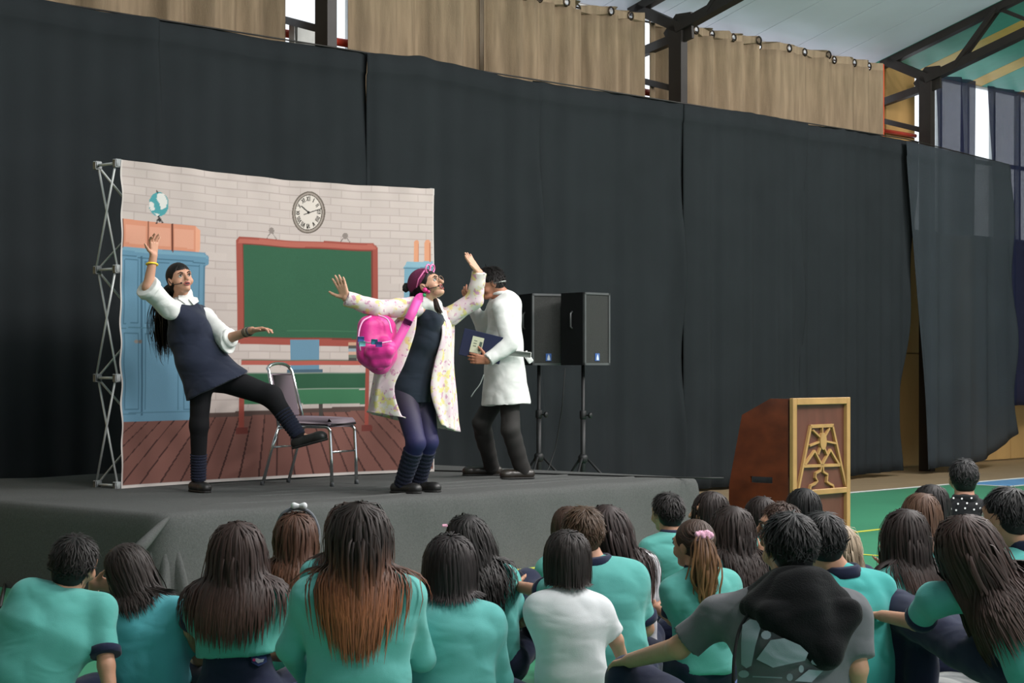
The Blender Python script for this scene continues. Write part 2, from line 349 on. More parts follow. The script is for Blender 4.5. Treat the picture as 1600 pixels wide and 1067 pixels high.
# ------------------------------------------------------------------ black curtains
def fold(s, seed, a):
    r = np.random.default_rng(seed); return sum(a*r.uniform(.4, 1)*math.sin(s*k*r.uniform(.85, 1.15)+r.uniform(0, 6.3)) for k in (4.2, 7.5, 13, 21))*.55
def drape(name, label, tops, bots, d, z1, zb, m, cat, seed, amp=.035, group=None, nz=30, sag=None, edge=0, sol=.006, hem=True, ns=None):
    (t0, t1), (b0, b1) = tops, bots; ns = ns or max(24, int(36*(t1-t0)))
    us = np.linspace(0, 1, ns); vz = np.linspace(0, 1, nz)
    if hem: vz = np.unique(np.concatenate([vz, [.952, .957, .962]]))
    def fn(u, v):
        s = (b0*(1-v)+t0*v)*(1-u)+(b1*(1-v)+t1*v)*u; zl = zb(u) if callable(zb) else zb
        a = amp*(1.25-.75*v); dd = d+fold(s, seed, a)
        dd += edge*(math.exp(-(u/.03)**2)+math.exp(-((1-u)/.03)**2))*(1-.4*v)*math.sin(14*u*(1+v)+seed)
        if hem and v >= .957: dd -= .012
        return room(s, dd, zl+(z1+(sag(u) if sag else 0)-zl)*v)
    o = obj(name, gridmesh(fn, us, vz), m, sol=sol); tag(o, label, cat, group); return o
DB = 13.62; ZT = 4.39
S = lambda x: s_at(x, DB)
G = 'black drapes hung in a row'
BL = [(-60, 247, -60, 240, 'black drape at the far left of the hall, beside the backdrop frame', M_black), (243, 578, 250, 576, 'black drape hanging straight behind the classroom backdrop', M_black), (572, 843, 574, 842, 'black drape behind the performer with the pink backpack and the lab coat', M_black),
      (838, 1071, 841, 1066, 'black drape behind the right loudspeaker', M_black), (1066, 1257, 1070, 1250, 'black drape behind the sloping side of the lectern', M_black), (1251, 1437, 1247, 1410, 'black drape behind the carved front of the lectern', M_black), (1410, 1577, 1444, 1586, 'narrow sheer black drape at the far right with daylight glowing through', M_sheerblack)]
for i, (a, b, c, e, lb, m) in enumerate(BL):
    zb = (lambda u: .03) if i < 6 else (lambda u: .06+.02*math.sin(9*u)+.42*u**3)
    if i == 5: zb = lambda u: .02+.05*u
    sg = (lambda u: .03*math.sin(5*u)+.02*math.exp(-((u-.27)/.05)**2)) if i == 2 else ((lambda u: -.10*u) if i == 6 else (lambda u, i=i: .012*math.sin(7*u+i)))
    drape('black_drape', lb, (S(a), S(b)), (S(c), S(e)), DB+(.03 if i % 2 else -.03), ZT+(-.03 if i == 6 else 0), zb, m, 'curtain', 30+i, group=G, edge=.05, sag=sg, amp=.03)
tag(obj('curtain_cable', tube([room(5, DB, ZT+.005), room(S(1415), DB, ZT+.005), room(S(1577), DB, ZT-.125)], .008, 6), M_steel), 'thin steel cable carrying the row of black drapes', 'cable')
# ------------------------------------------------------------------ brown window curtains with eyelets
DW = 14.45; B = lambda x: s_at(x, DW); ZR = 5.50
GM = lathe((0, 0, 0), [(.036, -.006), (.052, -.006), (.056, 0), (.052, .006), (.036, .006), (.033, 0), (.036, -.006)], 18, room(0, 1, 0))
gme = mkmesh('grommet', GM[0], GM[1][:-2]); M_grom = mat('dark_metal_eyelet', '#3b3229', .35, metal=.8); gme.materials.append(M_grom)
def brown(x0, x1, label, seed, step=.4, amp=.095, zb=4.15):
    s0, s1 = B(x0), B(x1); zt = ZR-.07
    t = empty('window_curtain', room((s0+s1)/2, DW, zb)); tag(t, label, 'curtain', 'brown burlap curtains over the high windows')
    n = max(2, round((s1-s0)/step)); cw = (s1-s0)/n
    def dd(s): return DW+fold(s, seed, amp)+.045*math.sin((s-s0)/cw*math.pi)
    obj('cloth', gridmesh(lambda u, v: room(s0+(s1-s0)*u, dd(s0+(s1-s0)*u), zb+(zt+.012-zb)*v), np.linspace(0, 1, n*20), np.linspace(0, 1, 8)), M_brown, t, sol=.006)
    V = []; F = []; m = 40                       # heading tape with a real hole per eyelet
    for i in range(n):
        c = s0+(i+.5)*cw; zc = zt+.055; b = len(V)
        for j in range(m):
            a = 2*math.pi*j/m; q = max(abs(math.cos(a)), abs(math.sin(a))); ss = c+cw/2*math.cos(a)/q; V.append(room(ss, dd(ss), zc+.055*math.sin(a)/q))
        for j in range(m): a = 2*math.pi*j/m; ss = c+.036*math.cos(a); V.append(room(ss, dd(c), zc+.036*math.sin(a)))
        F += [(b+j, b+(j+1) % m, b+m+(j+1) % m, b+m+j) for j in range(m)]
        g = bpy.data.objects.new('grommet', gme); COL.objects.link(g); g.parent = t; g.location = Vector(room(c, dd(c)-.006, zc)-np.array(t['_o'])); g['_o'] = [0, 0, 0]
    obj('heading', (np.array(V), F), M_brown, t, smooth=False)
brown(-60, 262, 'brown burlap curtain at the upper left corner of the hall', 1); brown(260, 444, 'brown burlap curtain just left of the bright window', 2)
brown(552, 752, 'brown burlap curtain just right of the window with the steel post', 3); brown(749, 998, 'brown burlap curtain ending at the left of the middle truss post', 4)
brown(1010, 1188, 'brown burlap curtain just right of the middle truss post', 5); brown(1186, 1374, 'brown burlap curtain beside the orange red pipe', 6)
tag(obj('curtain_rod', tube([room(B(-60), DW+.17, ZR+.01), room(B(1378), DW+.17, ZR+.01)], .012, 8), M_grom), 'dark rod carrying the brown curtains under the ceiling', 'curtain rod')
DN = 14.25; Nn = lambda x: s_at(x, DN)
drape('sheer_curtain', 'navy sheer curtain bunched beside the right truss post', (Nn(1462), Nn(1524)), (Nn(1470), Nn(1522)), DN, 5.52, 3.3, M_navy_sheer, 'curtain', 61, amp=.09, group='navy sheer curtains', hem=False, ns=70)
drape('sheer_curtain', 'long navy sheer curtain at the right edge of the photo', (Nn(1546), Nn(1700)), (Nn(1566), Nn(1700)), DN, 5.5, .85, M_navy_sheer, 'curtain', 62, amp=.08, group='navy sheer curtains', hem=False, ns=150)
# ------------------------------------------------------------------ stage
M_carpet = mat('stage_carpet', '#565756', .95, .14, 90, bump=.5, bscale=320, spec=.1, detail=6)
SS0, SS1, SD0, SD1, SH = 7.02, 12.31, 9.4, 13.3, .55
def ringpts(e):
    P = []; r = .12
    for (cs, cd, a0) in ((SS1, SD0, -90), (SS1, SD1, 0), (SS0, SD1, 90), (SS0, SD0, 180)):
        sx = 1 if cs == SS1 else -1; sy = 1 if cd == SD1 else -1
        for a in np.linspace(a0, a0+90, 7): P.append((cs-sx*r+(r+e)*math.cos(math.radians(a)), cd-sy*r+(r+e)*math.sin(math.radians(a))))
    out = []
    for i in range(len(P)):
        p, q = P[i], P[(i+1) % len(P)]; n = max(1, int(math.hypot(q[0]-p[0], q[1]-p[1])/.12))
        out += [(p[0]+(q[0]-p[0])*k/n, p[1]+(q[1]-p[1])*k/n) for k in range(n)]
    return out
prof = [(0, .07), (.1, .05), (.22, .03), (.34, .015), (.44, .005), (.5, -.004), (.53, -.018), (.545, -.04), (.55, -.075)]
V = []; F = []
for z, e in prof:
    R = ringpts(e); n = len(R)
    for i, (s_, d_) in enumerate(R):
        q = .018*math.sin(s_*5.3+d_*3)*(1-z/SH)+.008*math.sin(s_*13+z*9); V.append(room(s_+q*.5, d_+q, z+.004*math.sin(s_*7)*(z > .4)))
for k in range(len(prof)-1): F += [(k*n+i, k*n+(i+1) % n, (k+1)*n+(i+1) % n, (k+1)*n+i) for i in range(n)]
F.append(tuple((len(prof)-1)*n+i for i in range(n)))
stg = obj('stage', (np.array(V), F), M_carpet); tag(stg, 'low stage covered in dark grey carpet', 'stage')
# loose fold of carpet hanging at the near left corner
ap = room(SS0+.10, SD0+.02, SH-.02); V = []; F = []; na = 26
for i, t in enumerate(np.linspace(0, 1, 10)):
    for j in range(na):
        a = math.radians(178+104*j/(na-1)); rr = .02+.26*t**.8+.05*t*math.sin(j*.9+2*t); V.append(room(SS0+.14+rr*math.cos(a), SD0+.16+rr*math.sin(a), (SH-.02)*(1-t)+.004))
for i in range(9): F += [(i*na+j, i*na+j+1, (i+1)*na+j+1, (i+1)*na+j) for j in range(na-1)]
obj('carpet_fold', (np.array(V), F), M_carpet, stg, sol=.012)
V, F = tube([at(264, 808, 11.6), at(250, 822, 11.45), at(228, 846, 11.3), at(205, 870, 11.2), at(192, 892, 11.2)], [.01, .022, .034, .04, .03], 10)
obj('carpet_fold', (V, F), M_carpet, stg)
for (sa, da, sb_, db) in ((8.2, 10.2, 11.6, 10.0), (8.6, 10.45, 12.0, 10.3), (7.6, 9.75, 9.6, 9.65), (9.5, 9.9, 12.1, 9.75)):
    P = [room(sa+(sb_-sa)*t, da+(db-da)*t+.05*math.sin(6*t+sa), SH-.006) for t in np.linspace(0, 1, 14)]
    obj('carpet_wrinkle', tube(P, [.006]+[.013]*12+[.006], 8), M_carpet, stg)
M_cable = mat('black_cable', '#131414', .6)
tag(obj('cable', tube([at(0, 884, 11.4)*[1, 1, 0]+[0, 0, .02]]+[at(x, y, 4331/(y-573)) + np.array([0, 0, .012]) for x, y in ((12, 900), (40, 905), (75, 903), (120, 906))], .012, 8), M_cable), 'black cable lying on the court at the left of the stage', 'cable')
# ------------------------------------------------------------------ printed classroom backdrop on a pop-up frame
O0 = np.array([-2.79, 13.94, SH]); BW, BH = 3.14, 2.35; UU = room(1, 0, 0); NN = room(0, 1, 0)
cl_t = ((453-800)/FPX*13.94+2.79)/(CU-SU*(453-800)/FPX), ((513-800)/FPX*13.94+2.79)/(CU-SU*(513-800)/FPX)
ts = np.unique(np.concatenate([np.linspace(0, BW, 370), np.linspace(cl_t[0], cl_t[1], 80)])); zs = np.unique(np.concatenate([np.linspace(0, BH, 280), np.linspace(1.9, 2.3, 90)]))
Tg, Zg = np.meshgrid(ts, zs); PX = (O0[0]+CU*Tg); PY = O0[1]+SU*Tg
X = 800+FPX*PX/PY; Yp = HOR-(SH+Zg-CAMH)*FPX/PY
C = np.zeros(Tg.shape+(3,))
def rgb(h): return np.array(lin(h))
rowi = np.floor(Zg/.062); off = (rowi % 2)*.5; fx = (Tg/.21+off) % 1; fz = (Zg/.062) % 1
C[:] = rgb('#c5bcb7'); hsh = np.sin(rowi*12.9+np.floor(Tg/.21+off)*78.2)*43758.5; hsh -= np.floor(hsh)
C *= (.96+.08*hsh)[..., None]; C[(fz < .10) | (fx < .03)] = rgb('#b3aaa6')
def poly(P, c):
    n = len(P); ins = np.zeros(X.shape, bool)
    for i in range(n):
        (x1, y1), (x2, y2) = P[i], P[(i+1) % n]
        if y1 == y2: continue
        ins ^= ((y1 > Yp) != (y2 > Yp)) & (X < (x2-x1)*(Yp-y1)/(y2-y1)+x1)
    if c is not None: C[ins] = rgb(c)
    return ins
def ellp(x, y, rx, ry, c):
    m = ((X-x)/rx)**2+((Yp-y)/ry)**2 < 1; C[m] = rgb(c); return m
def seg(x1, y1, x2, y2, w_, c):
    t = np.clip(((X-x1)*(x2-x1)+(Yp-y1)*(y2-y1))/max((x2-x1)**2+(y2-y1)**2, 1e-6), 0, 1); m = np.hypot(X-x1-t*(x2-x1), Yp-y1-t*(y2-y1)) < w_/2; C[m] = rgb(c)
def rect(x0, y0, x1, y1, c, sl=.0): poly([(x0, y0), (x1, y0+sl*(x1-x0)), (x1, y1+sl*(x1-x0)), (x0, y1)], c)
m = poly([(100, 662), (700, 633), (700, 800), (100, 800)], '#84584f')            # plank floor of the print
ang = (X-430)/(Yp-470); pk = (ang/.105); pf = pk-np.floor(pk); ph = np.sin(np.floor(pk)*91.7)*4375.5; ph -= np.floor(ph)
C[m] *= (.86+.26*ph)[m][:, None]; C[m & (pf < .10)] = rgb('#4b302c')
C[poly([(100, 655), (700, 629), (700, 636), (100, 663)], None)] = rgb('#5b4a45')
poly([(150, 379), (317, 391), (325, 398), (325, 409), (318, 415), (318, 655), (150, 661)], '#5d93b0')   # blue cabinet
poly([(150, 381), (318, 394), (324, 400), (150, 388)], '#6fa5be'); seg(150, 396, 318, 408, 1.8, '#3f6e87'); seg(318, 412, 317, 650, 2.2, '#4b7c96')
for x0, y0, x1, y1 in ((196, 405, 217, 505), (196, 520, 217, 640), (228, 408, 280, 505), (228, 520, 280, 640), (288, 412, 310, 640)):
    for a in ((x0, y0, x1, y0+1), (x0, y1, x1, y1-1), (x0, y0, x0, y1), (x1, y0, x1, y1)): seg(*a, 1.5, '#42728c')
seg(222, 400, 222, 648, 2.6, '#3a6780'); seg(192, 512, 285, 512, 1.8, '#48788f'); ellp(214, 533, 3, 3, '#8e8a84'); ellp(220, 533, 3, 3, '#6d6a66')
seg(150, 648, 318, 642, 2, '#4b7c96')
poly([(150, 338), (303, 350), (311, 357), (310, 392), (150, 382)], '#d8906f'); poly([(303, 350), (311, 357), (310, 392), (303, 391)], '#e8a583')
for x in (192, 232, 269): seg(x, 342+(x-190)*.075, x, 385+(x-190)*.075, 2.2, '#6b3a2a')
for x0, x1 in ((196, 229), (235, 266), (272, 301)):
    a, b = 349+(x0-190)*.075, 378+(x0-190)*.075; poly([(x0, a), (x1, a+2.4), (x1, b+2.4), (x0, b)], '#e0a184')
gm = ellp(248, 317, 15.5, 19, '#3fa2ab')
for P in ([(246, 300), (256, 300), (262, 312), (259, 322), (252, 326), (249, 316), (244, 308)], [(234, 312), (240, 316), (242, 326), (236, 328), (233, 320)], [(240, 330), (250, 333), (246, 336)]):
    q = poly(P, None) & gm; C[q] = rgb('#d9dfdc')
seg(244, 296, 246, 299, 2, '#4a4a4a'); seg(248, 336, 250, 344, 2.5, '#39393b'); seg(245, 347, 247, 340, 2, '#39393b'); seg(254, 346, 250, 339, 2, '#39393b')
seg(424, 356, 414, 371, .9, '#5b5552'); seg(424, 356, 434, 372, .9, '#5b5552'); seg(539, 364, 529, 377, .9, '#5b5552'); seg(539, 364, 550, 378, .9, '#5b5552')
ellp(424, 355, 4.2, 5, '#8d8580'); ellp(539, 364, 4.2, 5, '#8d8580')
poly([(373, 365), (583, 377), (590, 384), (590, 541), (369, 535), (369, 371)], '#a24c3f'); poly([(375, 368), (582, 379), (587, 384), (587, 387), (371, 375)], '#b86353')
poly([(378, 376), (582, 388), (582, 530), (378, 525)], '#7c3a30'); poly([(380, 378), (580, 390), (580, 528), (380, 523)], '#2f6449')
for y in (504, 513): seg(430, y, 560, y+3, .8, '#3a7354')
rect(453, 528, 500, 580, '#5f8fab', .01); rect(447, 576, 506, 583, '#46657b')
rect(376, 561, 578, 569, '#b4574a'); seg(376, 562, 578, 562.5, 1.5, '#6a6d5a')
rect(381, 582, 573, 607, '#2c6045'); rect(381, 608, 573, 631, '#3a7d57'); seg(381, 607, 573, 607, 1.6, '#87a08f'); seg(381, 582, 573, 582, 1.4, '#86978c')
for x0, x1, yt, yb in ((373, 381, 583, 672), (571, 578, 570, 668)): rect(x0, yt, x1, yb, '#a54b3e'); poly([(x0-4, yb-3), (x1+5, yb-4), (x1+6, yb+6), (x0-5, yb+7)], '#7b3a33')
rect(499, 632, 505, 662, '#4b4844')
for i, c in enumerate(('#c9a083', '#54524e', '#8fa6b4', '#d0a58f', '#6d7a6d', '#4a4a48')): rect(546, 533+i*5, 558, 538+i*5, c)
poly([(634, 408), (700, 408), (700, 418), (628, 418)], '#7fb3c8'); rect(630, 416, 700, 645, '#6fa5bd'); seg(630, 418, 700, 418, 1.5, '#4b7c93')
for x0, x1 in ((645, 654), (663, 673)): rect(x0, 380, x1, 408, '#dc9a72'); ellp((x0+x1)/2, 380, (x1-x0)/2, 6, '#dc9a72'); seg(x1-1, 380, x1-1, 408, 2, '#c07a55')
ck = (483.5, 326)
ellp(*ck, 26, 33.5, '#6a6159'); ellp(*ck, 24, 31.5, '#9c948b'); ellp(*ck, 21.5, 28.5, '#5a524b'); ellp(*ck, 20.3, 27.2, '#d8d3cb')
NUM = {12: 'XII', 1: 'I', 2: 'II', 3: 'III', 4: 'IIII', 5: 'V', 6: 'VI', 7: 'VII', 8: 'VIII', 9: 'IX', 10: 'X', 11: 'XI'}
for hnum, tx in NUM.items():
    a = math.radians(30*hnum); rd = np.array([math.sin(a), -math.cos(a)]); tg = np.array([math.cos(a), math.sin(a)]); wds = {'I': 2.2, 'V': 4.2, 'X': 4.4}; tot = sum(wds[c] for c in tx); p = -tot/2
    def Q(u, r): v = rd*r+tg*u; return ck[0]+v[0]*.76, ck[1]+v[1]
    for c in tx:
        l, r_ = p+.5, p+wds[c]-.5; mid = p+wds[c]/2
        for (u1, r1, u2, r2) in {'I': [(mid, 18.5, mid, 25)], 'V': [(l, 25, mid, 18.5), (r_, 25, mid, 18.5)], 'X': [(l, 25, r_, 18.5), (r_, 25, l, 18.5)]}[c]:
            seg(*Q(u1, r1), *Q(u2, r2), 1.25, '#37322f')
        p += wds[c]
seg(484, 326, 473, 316, 1.8, '#262322'); seg(477, 329, 503, 321, 1.4, '#262322'); ellp(484, 326, 2, 2.3, '#262322'); ellp(483, 337, 1, 1, '#555')if False else None
edge = (Tg < .010) | (Tg > BW-.012) | (Zg < .02); C[edge] = rgb('#d5d1cd'); gy = C.mean(-1, keepdims=True); C = (C*.86+gy*.14)*np.array([.78, .735, .715])
DD = .010*np.sin(Tg*3.1+Zg*1.3)+.006*np.sin(Tg*9-Zg*4)+.006*np.exp(-Tg/.10)*np.sin(Zg*23)+.010*np.exp(-(BH-Zg)/.12)*np.sin(Tg*17+3*Zg)
ZZ = Zg-.035*np.sin(np.pi*Tg/BW)*np.clip(Zg/BH, 0, 1)*(1+.1*np.sin(9*Tg))+.012*np.sin(np.pi*Tg/BW)*(1-Zg/BH)
TT = Tg+.004*np.sin(Zg*19)*np.exp(-Tg/.05)
V = O0+TT[..., None]*UU+DD[..., None]*NN+np.stack([0*ZZ, 0*ZZ, ZZ], -1)
nu, nv = len(ts), len(zs); ii, jj = np.meshgrid(np.arange(nu-1), np.arange(nv-1)); a = (jj*nu+ii).ravel()
M_print = mat('printed_fabric', None, .85, .05, 3, attr='col', bump=.15, bscale=250, spec=.15)
bdr = empty('classroom_backdrop', O0); tag(bdr, 'printed classroom backdrop with chalkboard and clock on a folding frame', 'backdrop')
obj('printed_fabric', (V.reshape(-1, 3), np.stack([a, a+1, a+nu+1, a+nu], 1)), M_print, bdr, cols=C.reshape(-1, 3))
M_alu = mat('aluminium', '#c2c5c4', .4, .08, metal=.25); M_hub = mat('grey_hub_plastic', '#8c9090', .5)
lev = [.02, .79, 1.57, 2.325]; cols_ = [-.015, .78, 1.57, 2.36, 3.13]
for t in (cols_[0], cols_[-1]):
    for k, z in enumerate(lev):
        f = O0+UU*t+NN*.03+[0, 0, z]; b = O0+UU*t+NN*.27+[0, 0, z]
        obj('crossbar', tube([f, b], .011, 6), M_alu, bdr)
        for p in (f, b): obj('hub', box(p, .028, .022, .03, RA, .006), M_hub, bdr)
        if k < 3:
            f2, b2 = f+[0, 0, lev[k+1]-z], b+[0, 0, lev[k+1]-z]
            obj('strut', tube([f+UU*.006, b2+UU*.006], .0085, 6), M_alu, bdr); obj('strut', tube([b-UU*.012, f2-UU*.012], .0085, 6), M_alu, bdr)
for i in range(4):
    for k in range(3):
        for (ta, za, tb, zb_) in ((cols_[i], lev[k], cols_[i+1], lev[k+1]), (cols_[i], lev[k+1], cols_[i+1], lev[k])):
            obj('strut', tube([O0+UU*ta+NN*.27+[0, 0, za], O0+UU*tb+NN*.27+[0, 0, zb_]], .0085, 6), M_alu, bdr)
# ------------------------------------------------------------------ chair
M_chrome = mat('chrome', '#d5d7d8', .16, .03, metal=1); M_vinyl = mat('mauve_vinyl', '#6f6069', .5, .06, 4, bump=.1, bscale=120)
cA, cB = at(483, 757, 14.42), at(551, 755, 14.58); cA[2] = cB[2] = SH     # front feet
fd = nrm((cB-cA)*[1, 1, 0]); ctr = (cA+cB)/2
ch = empty('stacking_chair', ctr); tag(ch, 'chrome framed chair with mauve vinyl seat and back on the stage', 'chair')
# the chair faces right: 'fw' is its forward, its width runs across
fw = nrm([.93, -.37, 0]); sd = np.array([-fw[1], fw[0], 0]); up = np.array([0, 0, 1.])
CB = at(519, 757, 14.35); CB[2] = SH
def cp(a, b, z): return CB+fw*a+sd*b+up*z
for sg in (-1, 1):
    b = .2*sg
    fl_ = [cp(.10, b, .0), cp(.095, b, .2), cp(.085, b, .38)]+[cp(.045+.04*math.cos(t), b, .39+.045*math.sin(t)) for t in np.linspace(.2, 1.5, 5)]+[cp(-.1, b, .435), cp(-.33, b, .425)]
    obj('front_leg', tube(fl_, .0125, 10), M_chrome, ch)
    obj('rear_leg', tube([cp(-.47, b, 0), cp(-.40, b, .25), cp(-.33, b, .44)], .0125, 10), M_chrome, ch)
    for p in (cp(.10, b, 0), cp(-.47, b, 0)): obj('foot_cap', lathe(p, [(.016, 0), (.016, .025), (.014, .03)], 10), mat('grey_rubber', '#55585a', .7), ch)
arch = [cp(-.33, -.2, .42), cp(-.375, -.195, .6), cp(-.43, -.175, .84)]+[cp(-.445, -.14*math.cos(t)*1.0-.0, .865+.035*math.sin(t)) if False else cp(-.442-.004*math.sin(t), -.12*math.cos(t)-.055*(math.cos(t)), .85+.045*math.sin(t)) for t in np.linspace(.15, math.pi-.15, 9)]+[cp(-.43, .175, .84), cp(-.375, .195, .6), cp(-.33, .2, .42)]
obj('back_frame', tube(arch, .0125, 10), M_chrome, ch)
for a, z in ((.085, .25), (-.395, .28)): obj('stretcher', tube([cp(a, -.2, z), cp(a, .2, z)], .008, 8), M_chrome, ch)
nb = nrm(fw*.97+up*.2); ub = nrm(up*.97-fw*.22); 
obj('backrest', box(cp(-.40, 0, .66), .165, .165, .018, np.array([sd, ub, np.cross(sd, ub)]), .03), M_vinyl, ch)
V, F = box((0, 0, 0), .215, .215, .026, None, .03); V = np.array([cp(-.12, 0, .462)+fw*v[0]+sd*v[1]+up*(v[2]+(.012 if v[2] > 0 else 0)-.03*v[0]) for v in V]); st = obj('seat', (V, F), M_vinyl, ch)
obj('piping', tube([v for v in [cp(.095, -.19, .452), cp(.095, .19, .452), cp(-.33, .2, .462), cp(-.33, -.2, .462)]], .008, 6, closed=True), mat('dark_piping', '#3a3438', .5), st)
# ------------------------------------------------------------------ loudspeakers on stands
M_spk = mat('speaker_black', '#151617', .55, .15, 8); M_gr = mat('speaker_grille', '#2c2d2b', .5, .25, 90, bump=.6, bscale=400, metal=.3); M_badge = mat('blue_badge', '#3e5f9a', .4); M_silver = mat('badge_silver', '#c4cbd6', .4); M_rim = mat('speaker_rim', '#5a5c5c', .4, metal=.4)
def speaker(px, Yd, fwd, label, slabel):
    base = np.array([(px-800)/FPX*Yd, Yd, 0]); fwd = nrm(fwd); r = np.array([fwd[1], -fwd[0], 0])*-1.; z0, z1 = 1.435, 2.11
    sp = empty('loudspeaker', base+[0, 0, z0]); tag(sp, label, 'loudspeaker', 'loudspeakers on stands')
    P = [(-.18, .16), (.18, .16), (.12, -.17), (-.12, -.17)]
    obj('cabinet', prism(P, base+[0, 0, z0], r, fwd, (0, 0, 1), z1-z0), M_spk, sp, smooth=False)
    for (a0, a1, c0, c1) in ((-.18, .18, z0, z0+.02), (-.18, .18, z1-.02, z1), (-.18, -.16, z0, z1), (.16, .18, z0, z1)):
        obj('rim', box(base+r*(a0+a1)/2+fwd*.17+[0, 0, (c0+c1)/2], (a1-a0)/2, .012, (c1-c0)/2, np.array([r, fwd, up])), M_rim, sp, smooth=False)
    obj('grille', box(base+fwd*.166+[0, 0, (z0+z1)/2], .159, .008, (z1-z0)/2-.02, np.array([r, fwd, up])), M_gr, sp, smooth=False)
    bd = obj('badge', box(base+fwd*.177+[0, 0, z0+.075], .03, .003, .035, np.array([r, fwd, up])), M_badge, sp, smooth=False)
    obj('badge_mark', prism([(-.015, -.028), (.015, -.028), (.015, -.012), (.008, .012), (0, .028), (-.008, .012), (-.015, -.012)], base+fwd*.181+[0, 0, z0+.075], r, up, fwd, .002), M_silver, bd, smooth=False)
    for sg in (-1, 1):
        hp = base+r*sg*.15+fwd*0+[0, 0, z0+.42]; obj('handle', tube([hp+[0, 0, -.08], hp+r*sg*.025+[0, 0, -.06], hp+r*sg*.025+[0, 0, .06], hp+[0, 0, .08]], .01, 6), M_rim, sp)
    st = empty('speaker_stand', base); tag(st, slabel, 'speaker stand', 'tripod speaker stands')
    obj('pole', tube([base+[0, 0, .12], base+[0, 0, z0]], .017, 10), M_spk, st); obj('outer_pole', tube([base+[0, 0, .1], base+[0, 0, .98]], .024, 10), M_spk, st)
    obj('collar', lathe(base+[0, 0, .93], [(.028, 0), (.032, .01), (.032, .07), (.026, .08)], 12), M_spk, st)
    obj('knob', lathe(base+[.03, -.02, .965], [(.006, 0), (.006, .03), (.026, .032), (.028, .05), (.02, .058)], 10, (.8, -.5, 0)), M_spk, st)
    obj('hub', lathe(base+[0, 0, .52], [(.03, 0), (.045, .01), (.045, .06), (.03, .08)], 12), M_spk, st)
    for a in (10, 130, 250):
        q = np.array([math.cos(math.radians(a)), math.sin(math.radians(a)), 0])
        obj('leg', tube([base+q*.04+[0, 0, .56], base+q*.30+[0, 0, .28], base+q*.56+[0, 0, .02]], .012, 8), M_spk, st); obj('brace', tube([base+q*.03+[0, 0, .14], base+q*.3+[0, 0, .28]], .008, 6), M_spk, st)
speaker(911, 18.3, (.72, -.69, 0), 'black loudspeaker on the right of the pair, side handle showing', 'black tripod stand under the right loudspeaker')
speaker(842, 18.6, (.5, -.866, 0), 'black loudspeaker half hidden behind the lab coat', 'black tripod stand behind the lab coat performer')
tag(obj('cable', tube([at(883, 575, 18.2), at(878, 640, 18.3), at(868, 700, 18.4), at(858, 730, 18.3), at(850, 745, 18.2)], .006, 6), M_cable), 'thin black cable hanging from the right loudspeaker', 'cable')
tag(obj('cable', tube([room(12.0, 11.6-.02*i, SH+.004) if False else room(11.2+.1*i, 12.0-.28*i+.25*math.sin(i*.6), SH+.006) for i in range(11)], .007, 6), M_cable), 'black cable curling across the stage carpet by the loudspeakers', 'cable')
# ------------------------------------------------------------------ lectern
M_mah = mat('varnished_mahogany', '#5c2a18', .32, .35, 3.5, stretch=(1, 1, 1.6), col2='#77381f', detail=9, bump=.03, bscale=20); M_mah2 = mat('dark_red_panel', '#5a3429', .45, .2, 4, stretch=(2, 2, .6), detail=8); M_pale = mat('pale_wood_trim', '#a07c4c', .5, .15, 6, detail=6)
LS0, LS1, LD, LZ = 12.86, 13.67, 8.94, 1.165
le = empty('lectern', room(LS0, LD, 0)); tag(le, 'varnished wooden lectern with pale sun and mountain fretwork', 'lectern')
side = [(LD+.02, .0), (LD+.64, .0), (LD+.63, .45), (LD+.50, 1.03), (LD+.22, LZ), (LD+.02, LZ)]
slot = [wall for wall in ((9.07, .49), (9.27, .485))]
def sidepanel(s0):      # the panel is built around its carrying slot
    z0, z1, a, b = .485, .535, LD+.20, LD+.42
    parts = [[(LD+.02, 0), (LD+.64, 0), (LD+.63, .45), (LD+.623, z0), (LD+.02, z0)], [(LD+.02, z1), (LD+.613, z1), (LD+.50, 1.03), (LD+.22, LZ), (LD+.02, LZ)], [(LD+.02, z0), (a, z0), (a, z1), (LD+.02, z1)], [(b, z0), (LD+.623, z0), (LD+.613, z1), (b, z1)]]
    return join(*[prism(p, room(s0, 0, 0), room(0, 1, 0), up, room(.025, 0, 0), 1) for p in parts])
obj('side_panel', sidepanel(LS0), M_mah, le, smooth=False); obj('side_panel', sidepanel(LS1-.025), M_mah, le, smooth=False)
obj('front_panel', rbox(LS0+.0, LS1, LD+.03, LD+.05, .05, LZ-.01), M_mah2, le, smooth=False)
for p in ([(LD+.22, LZ-.03), (LD+.50, 1.0), (LD+.50, 1.025), (LD+.22, LZ-.005)],): obj('top', prism(p, room(LS0+.026, 0, 0), room(0, 1, 0), up, room(LS1-LS0-.052, 0, 0), 1), M_mah, le, smooth=False)
obj('top_strip', rbox(LS0+.026, LS1-.026, LD+.05, LD+.22, LZ-.025, LZ-.004), M_mah, le, smooth=False); obj('shelf', rbox(LS0+.03, LS1-.03, LD+.06, LD+.5, .62, .64), M_mah2, le, smooth=False)
for s0, s1, z0, z1 in ((LS0-.005, LS0+.05, 0, LZ+.005), (LS1-.045, LS1+.005, 0, LZ+.005), (LS0+.05, LS1-.045, LZ-.05, LZ+.005), (LS0+.05, LS1-.045, 0, .10), (LS0+.05, LS1-.045, .385, .43)):
    obj('trim', rbox(s0, s1, LD-.005, LD+.032, z0, z1, .004), M_pale, le, smooth=False)
def lp(cx, cy): return wall_at(1080+cx/3.077, 560+cy/3.077, LD)
